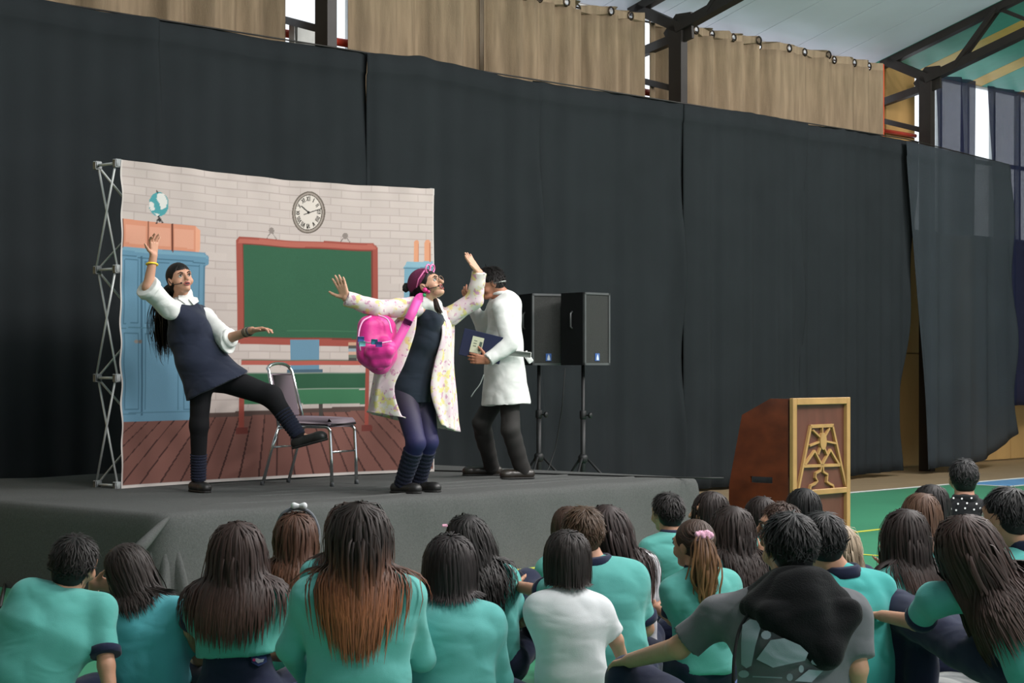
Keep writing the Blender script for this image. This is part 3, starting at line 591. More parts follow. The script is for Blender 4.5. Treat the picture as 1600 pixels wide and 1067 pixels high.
def strip(pts, wd, closed=False):
    wd *= .68
    pts = [np.array(lp(*p)) for p in pts]; n = len(pts); V = []; F = []
    for i, p in enumerate(pts):
        a = pts[(i-1) % n] if closed or i > 0 else p; b = pts[(i+1) % n] if closed or i < n-1 else p; t = (b-a)/max(np.linalg.norm(b-a), 1e-9); q = np.array([-t[1], t[0]])*wd/2
        for e in (p+q, p-q):
            V.append(room(e[0], LD+.032, e[1])); V.append(room(e[0], LD+.008, e[1]))
    for i in range(n if closed else n-1):
        j = (i+1) % n; a, b = i*4, j*4; F += [(a, b, b+1, a+1), (a+2, a+3, b+3, b+2), (a+1, b+1, b+3, a+3), (a, a+2, b+2, b)]
    if not closed: F += [(0, 1, 3, 2), (n*4-4, n*4-2, n*4-1, n*4-3)]
    obj('fretwork', (np.array(V), F), M_pale, le, smooth=False)
strip([(522, 632), (582, 325)], .032); strip([(752, 622), (686, 322)], .032); strip([(580, 327), (690, 322)], .04); strip([(548, 518), (722, 512)], .035)
strip([(553, 512), (600, 445), (634, 512)], .03); strip([(636, 512), (676, 440), (716, 508)], .03)
for a, b in (((637, 372), (637, 332)), ((628, 380), (592, 345)), ((648, 378), (672, 335)), ((622, 402), (576, 420)), ((652, 398), (702, 408)), ((630, 425), (617, 462)), ((645, 425), (660, 462))): strip([a, b], .022)
strip([(632, 522), (628, 540), (606, 552), (604, 572), (614, 590), (600, 604), (582, 612), (578, 630)], .026); strip([(640, 522), (642, 545), (662, 558), (660, 575), (658, 592), (672, 602), (688, 610), (692, 626)], .026)
c = lp(638, 398); obj('sun', prism([(.045*math.cos(t), .07*math.sin(t)) for t in np.linspace(0, 2*math.pi, 24, endpoint=False)], room(c[0], LD+.032, c[1]), room(1, 0, 0), up, room(0, -.03, 0), 1), M_pale, le, smooth=False)
# ------------------------------------------------------------------ people
def skin(c): return mat('skin_'+c[1:], c, .5, .06, 9, bump=.04, bscale=80, spec=.35)
M_hair = mat('hair', None, .55, .12, 60, attr='col', spec=.3)
M_eye = mat('eye_white', '#e6e2de', .2); M_iris = mat('iris_dark', '#2a1a12', .15); M_lip = mat('lips', '#a5524e', .4); M_mouth = mat('mouth_dark', '#3a1414', .5)
def frame(fwd, upv=(0, 0, 1)):
    """rows: right, forward, up of a head or torso looking along fwd"""
    f = nrm(fwd); r = nrm(np.cross(f, upv)); return np.array([r, f, np.cross(r, f)])
def yawf(yaw, pitch=0, roll=0):
    """yaw 0 looks to +Y, positive turns left; pitch up positive; roll positive leans the head to its left"""
    y, p = math.radians(yaw), math.radians(pitch); f = np.array([-math.sin(y)*math.cos(p), math.cos(y)*math.cos(p), math.sin(p)])
    r = np.array([math.cos(y), math.sin(y), 0]); u = np.cross(r, f); a = math.radians(roll); u2 = u*math.cos(a)-r*math.sin(a)
    return np.array([np.cross(f, u2), f, u2])
def head(F, C, R, s, k=1):
    L = lambda x, y, z: C+(np.array([x, y, z])*s)@R
    F.ell(L(0, -.012, .03), np.array([.076, .094, .086])*s, R, k=.01)
    F.cone(L(0, .028, .0), L(0, .05, -.072), .062*s, .034*s, .03*s, R[0], 1.06)
    F.ell(L(0, .07, .03), np.array([.052, .022, .014])*s, R, k=.018*s)
    F.cone(L(0, .09, .016), L(0, .112, -.024), .008*s, .0135*s, .012*s)
    for sg in (-1, 1):
        F.ell(L(sg*.033, .098, .008), np.array([.018, .016, .012])*s, R, k=.012*s, op='s')
        F.ell(L(sg*.04, .06, -.03), np.array([.026, .026, .024])*s, R, k=.02*s)
        F.ell(L(sg*.078, -.004, -.006), np.array([.010, .019, .031])*s, R, k=.008*s)
    F.ell(L(0, .088, -.052), np.array([.024, .012, .012])*s, R, k=.012*s); F.ell(L(0, .078, -.084), np.array([.02, .018, .016])*s, R, k=.02*s)
def face(root, C, R, s, mouth=.3, brow='#241a16'):
    L = lambda x, y, z: C+(np.array([x, y, z])*s)@R
    mb = mat('brow_'+brow[1:], brow, .7)
    for sg in (-1, 1):
        V, Fq = Field(.0025).ell(L(sg*.033, .079, .008), np.full(3, .0135*s), k=0).mesh(); e = obj('eye', (V, Fq), M_eye, root)
        obj('iris', lathe(L(sg*.033, .0905, .008), [(.008*s, 0), (.0068*s, .002), (.002*s, .0038)], 12, R[1]), M_iris, e)
        obj('eyelid', tube([L(sg*.019, .094, .012), L(sg*.033, .0955, .0185), L(sg*.048, .087, .011)], [.0022*s, .003*s, .0018*s], 6), mb, root); obj('eyebrow', tube([L(sg*.016, .099, .024), L(sg*.033, .097, .032), L(sg*.052, .084, .026)], [.0035*s, .0035*s, .0015*s], 6), mb, root)
    if mouth: obj('mouth', Field(.0025).ell(L(0, .092, -.053), np.array([.019, .010, .004+.011*mouth])*s, R, k=0).mesh(), M_mouth, root)
    n = 14; P = [L(.021*math.cos(t), .1-.008*abs(math.cos(t)), -.053+(.005+.011*mouth)*math.sin(t)) for t in np.linspace(0, 2*math.pi, n, endpoint=False)]
    obj('lips', tube(P, .0042*s, 6, closed=True), M_lip, root)
def hand(F, W, D, N, sgn=1, s=1., curl=(.2, .25, .3, .35), spread=.16, thumb=.8, k=.008):
    """hand from wrist W along D, palm facing N; sgn=1 puts the thumb along D x N, -1 the other way"""
    D = nrm(D); N = nrm(N-np.dot(N, D)*D); T = np.cross(D, N)*sgn; P = lambda a, b, c=0: W+(D*a+T*b+N*c)*s
    for b in (-.026, -.009, .009, .026): F.cone(P(.0, b*.6), P(.085-.25*abs(b-.005), b), .014*s, .0115*s, k)
    for b, ln, cu, i in ((.028, .072, curl[0], 1.5), (.0095, .08, curl[1], .5), (-.009, .074, curl[2], -.5), (-.027, .058, curl[3], -1.5)):
        p = P(.082-.25*abs(b-.005), b); d = nrm(D+T*spread*i*.75)
        for q, (fr, r0, r1) in enumerate(((.42, .0098, .009), (.32, .009, .0082), (.26, .0082, .0068))):
            a = cu*(.7+.5*q); d = nrm(d*math.cos(a)+N*math.sin(a)); e = p+d*ln*fr*s; F.cone(p, e, r0*s, r1*s, .004); p = e
    p = P(.018, .024, .004); d = nrm(D*.62+T*thumb+N*.25)
    for ln, r0, r1 in ((.036, .0135, .011), (.03, .0105, .0095), (.024, .0092, .0075)): e = p+d*ln*s; F.cone(p, e, r0*s, r1*s, .006); p = e; d = nrm(d+D*.25)
SC = np.array([0, -.012, .03]); SR = np.array([.076, .094, .086])
def roots(n, short, r):
    i = np.arange(n*3)+.5; z = 1-2*i/(n*3); a = math.pi*(1+5**.5)*i; q = np.sqrt(1-z*z); D = np.stack([q*np.cos(a), q*np.sin(a), z], 1)
    x, y, z = D.T; ok = (z > -.62) & ~((y > .12) & (z < .30+.35*y))
    if short: ok = (z > -.74) & ~((y > .12) & (z < .30+.35*y)) & ~((y > -.25) & (z < -.12)) & ~((y > -.55) & (z < -.55))
    D = D[ok]; return D[r.permutation(len(D))[:n]]
def ribbons(P, wd, prof, axisC, thick=.4):
    """P (n, m, 3) -> one mesh of flattened tapering locks"""
    n, m, _ = P.shape; T = np.gradient(P, axis=1); T /= np.maximum(np.linalg.norm(T, axis=2, keepdims=True), 1e-9)
    A = np.where(P[..., 2:3] > axisC[2], axisC, np.concatenate([np.broadcast_to(axisC[:2], P.shape[:2]+(2,)), P[..., 2:3]], -1))
    O = P-A; O /= np.maximum(np.linalg.norm(O, axis=2, keepdims=True), 1e-9); Wv = np.cross(T, O); Wv /= np.maximum(np.linalg.norm(Wv, axis=2, keepdims=True), 1e-9); O = np.cross(Wv, T)
    w_ = wd[:, None, None]*prof[None, :, None]
    V = np.stack([P+Wv*w_, P+O*w_*thick, P-Wv*w_], 2)
    base = (np.arange(n)[:, None, None]*m+np.arange(m-1)[None, :, None])*3; j = np.arange(2)[None, None, :]
    Q = np.stack(np.broadcast_arrays(base+j, base+j+1, base+4+j, base+3+j), -1).reshape(-1, 4); return V.reshape(-1, 3), Q
def hair(root, C, R, s, length=.35, n=330, wd=.010, col='#241c1a', tip=None, wave=0, short=False, body=None, seed=0, gather=None, vol=.012, tipstart=.35, cap=True, name='hair', jit=.25, back=0.0, sides=1.0, hi=.22, drift=(0, 0), pull=.8):
    r = np.random.default_rng(seed+5); D = roots(int(n*(1.8 if not short else 1.5)), short, r); n = len(D); m = 5 if short else 17; n0 = n
    cr = nrm([0, -.35, .94]); t0 = D-cr*(D@cr)[:, None]; t0 /= np.maximum(np.linalg.norm(t0, axis=1, keepdims=True), 1e-6)
    up_l = R@np.array([0, 0, 1.])                                   # world up in head coordinates
    d = t0*.9+np.array([0, -.25, 0])-up_l*.35+r.normal(size=(n, 3))*jit*(.9 if short else .3); d -= D*np.sum(d*D, 1, keepdims=True); d /= np.linalg.norm(d, axis=1, keepdims=True)
    up_w = np.array([0, 0, 1.]); lay = (r.uniform(.25, 1, n) if short else np.clip((D[:, 2]+.65)/1.5, .12, 1)*r.uniform(.75, 1, n))*vol; p = (SC+D*(SR+lay[:, None]*.7))*s
    p = C+p@R; d = d@R; ln = length*(1-.18*r.random(n))+(0 if short else np.maximum(.13*s*D[:, 2], -.6*length)); P = [p]
    g = nrm([drift[0], drift[1], -1.])+0*d
    if short: g = d.copy()
    for i in range(1, m):
        st = ln/(m-1); q = p+d*st[:, None]
        for _ in range(2):
            l = ((q-C)@R.T)/s-SC; rr = SR+(lay*(1.0 if not short else .8+.5*i/m))[:, None]/s; e = np.linalg.norm(l/rr, axis=1); ins = e < 1
            l[ins] /= e[ins][:, None]; q = np.where(ins[:, None], C+((l+SC)*s)@R, q)
            if body is not None:
                f, gr = body.grad(q); f = f-.006-lay*.6; q = q+gr*np.clip(-f, 0, .08)[:, None]
        if short: d = nrm_rows(.85*nrm_rows(q-p)+.15*d+r.normal(size=(n, 3))*jit*.35+up_w*-.08)
        else: d = nrm_rows(nrm_rows(q-p)*.62+g*(.42 if i > 1 else .25)+r.normal(size=(n, 3))*.05-R[1]*back-R[0]*np.clip(((q-C)@R[0])*pull, -.35, .35)[:, None])
        p = q; P.append(p)
    P = np.stack(P, 1)
    if not short and gather is None: P = P[:, ::2]; m = 9            # finely stepped, then thinned
    if gather is not None:                                          # pull towards a tie point, used for ponytails
        P = P[:, :8]; w_ = np.linspace(0, 1, 8)[None, :, None]**1.3; P = P*(1-w_)+(gather+r.normal(size=(n, 1, 3))*.012)*w_; m = 8
        l = ((P-C)@R.T)/s-SC; e = np.linalg.norm(l/(SR+.006), axis=2, keepdims=True); l = np.where(e < 1, l/e, l); P = C+((l+SC)*s)@R
    if wave:
        ph = r.uniform(0, 6.3, (n, 1)); tt = np.linspace(0, 1, m)[None, :]; am = wave*tt**.8*np.sin(ph+tt*length*26); sdv = nrm_rows(np.cross(d, r.normal(size=(n, 3)))); P = P+am[..., None]*sdv[:, None, :]
    u = np.linspace(0, 1, m); prof = np.clip(.55+.6*u, 0, 1)*np.clip(1.06-u**(3 if not short else 2), .06, 1)
    V, Q = ribbons(P, wd*s*(.62 if not short else .6)*(.6+.8*r.random(n)), prof, C-np.array([0, 0, .02]))
    c1 = np.array(lin(col)); c2 = np.array(lin(tip)) if tip else c1*1.25
    gt = np.clip(((C[2]+.03-P[..., 2])/max(length, .1)-tipstart-.1*r.random((n, 1)))/.4, 0, 1)[..., None]; cc = (c1*(1-gt)+c2*gt)*(1-hi+2*hi*r.random((n, 1, 1))); cols = np.repeat(cc.reshape(-1, 1, 3), 3, 1).reshape(-1, 3)
    if cap:
        F = Field(.008); L = lambda x, y, z: C+(np.array([x, y, z])*s)@R
        F.ell(L(*SC), (SR+.008)*s, R, k=.01); F.ell(L(0, -.05, -.03), np.array([.062, .05, .06])*s, R, k=.02)
        F.ell(L(0, .108, -.04), np.array([.088, .078, .138])*s, R, k=.01, op='s')
        if short: F.ell(L(0, .0, -.135), np.array([.14, .14, .08])*s, R, k=.01, op='s'); [F.ell(L(sg*.085, .02, -.03), np.array([.03, .045, .045])*s, R, k=.01, op='s') for sg in (-1, 1)]
        V2, Q2 = F.mesh(); 
        if len(V2): Q = np.vstack([Q2, Q+len(V2)]); cols = np.vstack([np.tile(c1*.85, (len(V2), 1)), cols]); V = np.vstack([V2, V])
    return obj(name, (V, Q), M_hair, root, cols=cols)
def nrm_rows(v): return v/np.maximum(np.linalg.norm(v, axis=1, keepdims=True), 1e-9)
def strands(root, path, n, spread, wd, col, tip=None, name='ponytail', seed=0, wave=.01, taper=.4, m=14):
    """a bundle of locks along a path (tail of hair); spread = radius along it"""
    r = np.random.default_rng(seed); path = np.asarray(path, float); tt = np.linspace(0, 1, m); kk = np.linspace(0, 1, len(path)); base = np.stack([np.interp(tt, kk, path[:, i]) for i in range(3)], 1)
    for _ in range(2): base[1:-1] = (base[:-2]+2*base[1:-1]+base[2:])/4
    sp = np.interp(tt, np.linspace(0, 1, len(spread)), spread); off = r.normal(size=(n, 1, 3))*.5; ph = r.uniform(0, 6.3, (n, 1))
    P = base[None]+off*sp[None, :, None]+(wave*np.sin(ph+tt[None]*9)*tt[None])[..., None]*r.normal(size=(n, 1, 3))
    cut = .82+.18*r.random((n, 1, 1)); P = P[:, :1]+(P-P[:, :1])*cut
    V, Q = ribbons(P, wd*(.6+.8*r.random(n)), np.clip(.6+.8*tt, 0, 1)*np.clip(1.05-tt**3, .08, 1), base[0]+[0, .05, 0])
    c1 = np.array(lin(col)); c2 = np.array(lin(tip or col)); gt = np.clip((tt-.2)/.6, 0, 1)[None, :, None]; cc = (c1*(1-gt)+c2*gt)*(.8+.45*r.random((n, 1, 1)))
    return obj(name, (V, Q), M_hair, root, cols=np.repeat(cc.reshape(-1, 1, 3), 3, 1).reshape(-1, 3))
def band(p, q, r, wd, th=.006, n=18, side=None, w=1.):
    """a short cuff around the axis p->q, centred on p"""
    a = nrm(np.asarray(q)-p); return lathe(p, [(r, -wd/2), (r+th, -wd/2+.003), (r+th, wd/2-.003), (r, wd/2)], n, a)
def ring(c, R, rx, ry, z, r, n=22, lift=0):
    return tube([c+(R[0]*rx*math.cos(t)+R[1]*ry*math.sin(t)+R[2]*(z+lift*math.sin(t))) for t in np.linspace(0, 2*math.pi, n, endpoint=False)], r, 8, closed=True)
def limb(F, pts, rs, off=0, k=.02, cuts=()):
    for i in range(len(pts)-1): F.cone(pts[i], pts[i+1], rs[i]+off, rs[i+1]+off, k, cuts=cuts)
def shoe(root, heel, toe, m, ank, s=1., name='shoe', hi=.05, msole=None, h=.0065):
    d = nrm(np.asarray(toe)-heel); u = nrm(np.array([0, 0, 1.])-d*d[2]); sd = np.cross(d, u); F = Field(h); heel = np.asarray(heel, float); toe = np.asarray(toe, float); z = .034*s
    F.cone(heel+d*.03*s+u*z, toe-d*.045*s+u*z*.9, .034*s, .036*s, .02, sd, 1.05); F.cone(toe-d*.06*s+u*.03*s, toe-d*.03*s+u*.028*s, .034*s, .028*s, .02, sd, 1.15)
    F.cone(heel+d*.04*s+u*.03, ank, .036*s, .034*s, .02, cuts=[(heel+d*.02+u*(hi+.045)*s, u)])
    o = obj(name, F.mesh(cuts=[(heel, -u)]), m, root)
    G = Field(h); G.cone(heel+d*.03*s+u*.006, toe-d*.05*s+u*.006, .036*s, .039*s, .01, sd, 1.06); G.cone(toe-d*.07*s+u*.006, toe-d*.03*s+u*.006, .037*s, .03*s, .01, sd, 1.15)
    obj('sole', G.mesh(cuts=[(heel, -u), (heel+u*.014, u)]), msole or mat('sole_black', '#1a1918', .7), o); return o
TEAL, NAVY = '#5faca4', '#242940'
def cloth(c, nm='knit_cotton'): return mat(nm+'_'+c[1:], c, .9, .07, 5, bump=.15, bscale=420, spec=.15, sheen=.15, folds=.36)
def seated(label, hx, hy, Y, S=.85, hs=.93, yaw=None, hyaw=0, hpitch=0, hroll=0, lean=(0, 0), dz=.11, shirt=TEAL, trim=NAVY, pants=NAVY, sk='#c08e74', hairdo=None, sw=1., arms=None, knees=None, collar=True, sleeve='short', cat='child', faced=False, neck=1., shirt_name='polo_shirt', drop=0, group='audience seated on the court', seed=None, shoulders=None, voff=.012, nt=0, hem=None):
    seed = seed if seed is not None else int(hx*7+hy); C = at(hx, hy, Y)
    if yaw is None: v = np.array([-.8, 13.4])-C[:2]; yaw = math.degrees(math.atan2(-v[0], v[1]))
    R = yawf(yaw+hyaw, hpitch, hroll); Tq = yawf(yaw); right, fwd = Tq[0], Tq[1]; UPZ = np.array([0, 0, 1.])
    Lh = lambda x, y, z: C+(np.array([x, y, z])*hs)@R
    N = C-UPZ*(.122*hs+drop)-fwd*.045+right*nt
    P = np.array([N[0], N[1], dz])+right*lean[0]+fwd*lean[1]
    sp = lambda t, b=0: P*(1-t)+N*t-fwd*(.03*math.sin(math.pi*t)+b)
    axis = nrm(N-P); rt = nrm(right-axis*np.dot(right, axis))
    sh = {sg: N+rt*sg*.150*S*sw-axis*.085*S-fwd*.01 for sg in (-1, 1)}
    if shoulders: sh.update({k: at(*v) for k, v in shoulders.items()})
    arms = arms or {}; A = {}
    for sg in (-1, 1):
        e, w_ = (arms.get(sg) or (None, None))[:2]
        e = at(*e) if e is not None else sh[sg]+rt*sg*.055*S+fwd*.10*S-axis*.235*S
        w_ = at(*w_) if w_ is not None else e-rt*sg*.12*S+fwd*.19*S-UPZ*.03*S
        A[sg] = (sh[sg], e, w_)
    F = Field(.0084 if arms or faced else .013); head(F, C, R, hs); F.cone(Lh(0, -.022, -.045), N-axis*.02, .056*hs*neck, .062*hs*neck, .02)
    F.cone(sp(.1), sp(.75), .085*S, .09*S, .03, rt, 1.3); F.cone(sh[-1], sh[1], .038*S, .038*S, .03)
    for sg in (-1, 1):
        a, e, w_ = A[sg]; limb(F, [a, e, w_], [.038*S, .034*S, .024*S], 0, .015)
        o = (arms.get(sg) or ()); D = nrm(w_-e); Nv = np.array(o[2] if len(o) > 2 and o[2] is not None else -rt*sg*.6-UPZ*.6); hand(F, w_, D if len(o) < 4 else nrm(np.array(o[3], float)), Nv, 1 if np.dot(np.cross(D, Nv), UPZ) > 0 else -1, .92*S, curl=(.35, .4, .45, .5))
    hip = {sg: P+right*sg*.085*S-UPZ*.0 for sg in (-1, 1)}; kn = {}; an = {}
    for sg in (-1, 1):
        kn[sg] = hip[sg]+right*sg*.15*S+fwd*.31*S+UPZ*.05*S; an[sg] = hip[sg]-right*sg*.10*S+fwd*.30*S-UPZ*.03*S
        if knees and sg in knees: kn[sg] = at(*knees[sg][0]); an[sg] = at(*knees[sg][1])
    body = obj('person', F.mesh(), skin(sk), org=[P[0], P[1], 0]); tag(body, label, cat, group)
    B = Field(.0105); o = voff                                       # shirt
    B.cone(sp(.02), sp(.35), .125*S+o, .108*S+o, .06, rt, 1.28*(.5+.5*sw)); B.cone(sp(.35), sp(.72), .108*S+o, .108*S+o, .06, rt, 1.35*sw); B.cone(sp(.72), sp(.86), .105*S+o, .08*S+o, .09, rt, 1.35*sw)
    B.cone(sh[-1], sh[1], .05*S+o, None, .09); B.cone(N-axis*.025, N-axis*.06, .058*S, .07*S, .04)
    for sg in (-1, 1): B.cone(N-axis*.02, sh[sg], .038*S+o*.6, .043*S+o, .045)
    cuffs = []
    for sg in (-1, 1):
        a, e, w_ = A[sg]
        if sleeve == 'short':
            q = a+(e-a)*.82; dv = nrm(e-a); B.cone(a, e+dv*.06, .046*S+o, .05*S+o, .03, cuts=[(q, dv)]); cuffs.append((q, dv, .0495*S+o))
        else:
            dv = nrm(w_-e); q = w_-dv*.01; B.cone(a, e, .046*S+o, .042*S+o, .03); B.cone(e, w_+dv*.06, .042*S+o*.9, .030*S+o*.7, .02, cuts=[(q, dv)])
    pc = (P+UPZ*(-.02), -UPZ) if hem is None else (np.array([P[0], P[1], hem]), nrm([.12, 0, -1]))
    Vs, Qs = B.mesh(cuts=[pc], wr=.008, wf=9, seed=seed); so = obj(shirt_name, (Vs, Qs), cloth(shirt), body)
    if sleeve == 'short' and trim:
        for q, dv, rr in cuffs: obj('sleeve_band', band(q-dv*.014, q, rr-.004, .032), cloth(trim), so)
    if collar and trim:
        cN = N+axis*.012; V = []; n = 26
        for (rr, z, b) in ((.060, .018, 0), (.068, .012, 0), (.076, -.012, .006), (.070, -.016, .004), (.058, .0, 0)):
            for t in np.linspace(0, 2*math.pi, n, endpoint=False): V.append(cN+(rt*math.cos(t)*1.06+fwd*(math.sin(t)-.1))*rr*S*1.06+axis*z*1.4-fwd*b)
        Fq = [(i*n+j, i*n+(j+1) % n, ((i+1) % 5)*n+(j+1) % n, ((i+1) % 5)*n+j) for i in range(5) for j in range(n)]
        obj('collar', (np.array(V), Fq), cloth(trim), so)
    G = Field(.016)                                                  # trousers
    G.cone(hip[-1]-UPZ*.0, hip[1], .105*S+.01, None, .05)
    if hem is not None: G.cone(P, sp((hem+.03-P[2])/(N[2]-P[2])), .125*S+.004, .11*S+.0, .05, rt, 1.28)
    for sg in (-1, 1): limb(G, [hip[sg], kn[sg], an[sg]], [.088*S, .072*S, .056*S], .008, .03)
    po = obj('trousers', G.mesh(wr=.006, wf=12, seed=seed+1), cloth(pants, 'fleece'), body)
    for sg in (-1, 1):
        d = nrm((fwd-right*sg*.6)); h_ = an[sg]-d*.04; h_ = np.array([h_[0], h_[1], max(0.004, an[sg][2]-.06)]); shoe(body, h_, h_+d*.21*S, mat('trainer_dark', '#26282e', .7), an[sg], .9*S, h=.012)
    if faced: face(body, C, R, hs, mouth=0)
    hd = dict(hairdo or {}); kind = hd.pop('kind', 'long')
    if kind == 'short': hair(body, C, R, hs, short=True, **{**dict(length=.06, n=620, wd=.0075, vol=.014, seed=seed), **hd})
    else: hair(body, C, R, hs, body=B, **{**dict(seed=seed), **hd})
    return body, dict(C=C, R=R, N=N, P=P, sh=sh, B=B, rt=rt, fwd=fwd, axis=axis, shirt=so, trousers=po, G=G, S=S, Lh=Lh, A=A, kn=kn)
# ------------------------------------------------------------------ performers on the stage
UPZ = np.array([0, 0, 1.])
M_blacktights = mat('black_tights', '#17171a', .8, .1, 8, bump=.1, bscale=300, spec=.2); M_navydress = cloth('#252a3a', 'twill'); M_white = cloth('#d8d9d6', 'shirt_cotton'); M_shoe = mat('black_leather', '#1c1b1b', .45, .15, 9); M_warm = mat('navy_legwarmer', '#171c30', .95, .15, 20, bump=.6, bscale=120)
M_mic = mat('headset_black', '#141414', .5); M_gold = mat('skin_tone_wire', '#8b6f5c', .5)
def spline(P, n):
    P = np.asarray(P, float); Q = np.vstack([2*P[0]-P[1], P, 2*P[-1]-P[-2]]); out = []
    for u in np.linspace(0, len(P)-1-1e-6, n):
        i = int(u); t = u-i; a, b, c, d = Q[i:i+4]; out.append(.5*((2*b)+(-a+c)*t+(2*a-5*b+4*c-d)*t*t+(-a+3*b-3*c+d)*t**3))
    return np.array(out)
def legwarm(root, a, b, r0, r1, m=M_warm, n=9):
    P = spline([a, (np.asarray(a)+b)/2, b], n*4); rr = np.interp(np.linspace(0, 1, n*4), [0, 1], [r0, r1])+.0035*np.sin(np.linspace(0, n*6.3, n*4)); return obj('leg_warmer', tube(P, rr, 18), m, root)
def headset(root, C, R, s, tipside=1, bandm=None):
    L = lambda x, y, z: C+(np.array([x, y, z])*s)@R
    o = obj('headset_microphone', tube(spline([L(tipside*.086, .0, .005), L(tipside*.084, .03, -.03), L(tipside*.066, .072, -.045), L(tipside*.046, .095, -.045)], 14), .0028, 6), M_mic, root)
    obj('microphone_foam', Field(.003).ell(L(tipside*.045, .096, -.045), np.array([.007, .008, .007]), R, k=0).mesh(), M_mic, o)
    if bandm: obj('headset_band', tube(spline([L(-.088, -.01, .0), L(-.07, -.085, .01), L(0, -.112, .012), L(.07, -.085, .01), L(.088, -.01, .0)], 20), .005, 6), bandm, o)
# ---- left performer: pinafore dress, one leg kicked forward
C = at(281, 437, 13.55); R = frame((.56, -.79, .22), (-.16, .0, 1)); s = 1.0; N = at(287, 465, 13.62); TR = nrm([-.85, -.5, .1]); TF = np.cross(UPZ, TR)
sR, eR, wR = at(264, 484, 13.45), at(231, 449, 13.3), at(240, 399, 13.3); sL, eL, wL = at(322, 497, 13.75), at(353, 530, 13.6), at(394, 516, 13.45)
hR, kR, aR = at(315, 590, 13.58), at(311, 664, 13.58), at(310, 748, 13.64); hL, kL, aL = at(338, 588, 13.7), at(424, 619, 13.6), at(467, 681, 13.55)
PV = at(318, 572, 13.62)
F = Field(.006); head(F, C, R, s); F.cone(C+(np.array([0, -.02, -.05])*s)@R, N, .05, .056, .02); F.cone(N+[0, 0, -.03], at(300, 525, 13.62), .06, .1, .04, TR, 1.3); F.cone(at(300, 525, 13.62), PV, .1, .11, .04, TR, 1.3)
F.cone(sR, sL, .045, None, .03); limb(F, [sR, eR, wR], [.045, .038, .026], 0, .015); limb(F, [sL, eL, wL], [.045, .038, .026], 0, .015); limb(F, [hR, kR, aR], [.085, .055, .035], 0, .03); limb(F, [hL, kL, aL], [.085, .055, .035], 0, .03)
F.cone(aR, aR+[.0, -.0, -.07], .035, .03, .01); F.cone(aL, aL+np.array([.06, 0, -.02]), .033, .03, .01)
hand(F, wR, (.02, -.05, 1), (.75, -.65, .1), -1, 1., curl=(.45, .3, .25, .05), spread=.4, thumb=1.0); hand(F, wL, (1, -.15, .12), (.1, -.2, -1), -1, 1., curl=(.45, .35, .3, .08), spread=.2)
pa = obj('person', F.mesh(), skin('#c4937a'), org=[*at(312, 770, 13.6)[:2], SH]); tag(pa, 'performer in navy pinafore kicking one leg forward, right hand raised', 'woman')
face(pa, C, R, s, .45); headset(pa, C, R, s, 1)
B = Field(.008); B.cone(at(288, 488, 13.62), at(300, 530, 13.62), .105, .125, .05, TR, 1.28); B.cone(at(300, 530, 13.62), at(316, 566, 13.62), .125, .145, .05, TR, 1.28); B.cone(at(316, 566, 13.62), at(344, 622, 13.62), .15, .215, .05, TR, 1.22)
B.cone(at(272, 482, 13.48), at(288, 500, 13.55), .052, .08, .05); B.cone(at(314, 488, 13.73), at(300, 505, 13.66), .05, .08, .05); B.cone(at(292, 508, 13.54), at(304, 510, 13.56), .08, .08, .07)
B.cone(kL*.55+hL*.45, hL, .11, .13, .06, cuts=[(at(376, 590, 13.6), nrm([.80, 0, -.6]))]); B.ell(C+np.array([0, 0, 0]), (.10, .1, .155), R, k=.02, op='s')
cutH = (at(340, 605, 13.6), nrm([.42, .0, -.9])); dr = obj('pinafore_dress', B.mesh(cuts=[cutH], wr=.004, wf=11, seed=3), M_navydress, pa)
for t0, p, q in ((0, at(268, 548, 13.42), at(352, 540, 13.5)),): pass
W = Field(.0075); dv = nrm(eR-sR); W.cone(sR+TR*-.01, eR+dv*.05, .068, .082, .03, cuts=[(eR-dv*.005, dv)]); dv2 = nrm(eL-sL); W.cone(sL, eL+dv2*.05, .066, .074, .03, cuts=[(eL+dv2*.04, nrm(wL-eL))]); dl = nrm(wL-eL); W.cone(eL-dl*.01, eL+dl*.10, .066, .06, .02, cuts=[(eL+dl*.045, dl)])
W.cone(N+[0, 0, .012], N+[0, 0, -.05], .068, .095, .03); W.cone(sR, N+[0, 0, -.04], .06, .05, .04); W.cone(sL, N+[0, 0, -.04], .06, .05, .04)
sh = obj('white_shirt', W.mesh(wr=.006, wf=16, seed=2), M_white, pa)
obj('cuff', band(eR-dv*.01, eR, .078, .045, .01), M_white, sh); obj('cuff', band(eL+dl*.035, eL+dl, .058, .04, .01), M_white, sh)
for sg in (-1, 1):
    b = N+TF*.07+np.array([0, 0, -.004]); obj('collar', prism([(0, .02), (sg*.07, .012), (sg*.075, -.02), (sg*.03, -.055), (0, -.01)], b+TF*.012, TR, nrm(UPZ*.8-TF*.5), TF, .006), M_white, sh, smooth=False)
T = Field(.009); limb(T, [hR, kR, aR+[0, 0, .0]], [.082, .064, .046], 0, .03); limb(T, [hL, kL, aL], [.1, .072, .046], 0, .04); T.cone(hR, hL, .1, .1, .05); obj('tights', T.mesh(), M_blacktights, pa)
legwarm(pa, kR*.46+aR*.54, aR+[0, 0, -.01], .058, .053); legwarm(pa, kL*.6+aL*.4, aL+nrm(aL-kL)*.0, .062, .052)
shoe(pa, at(300, 769, 13.68)*[1, 1, 0]+[0, 0, SH], at(322, 772, 13.55)*[1, 1, 0]+[.03, -.1, SH], M_shoe, aR+[0, 0, -.03], 1.05); shoe(pa, at(458, 702, 13.55), at(513, 687, 13.5), M_shoe, aL, 1.1)
hair(pa, C, R, s, length=.22, n=520, wd=.006, col='#15110f', gather=C+(np.array([.0, -.115, -.02]))@R, seed=3, vol=.008)
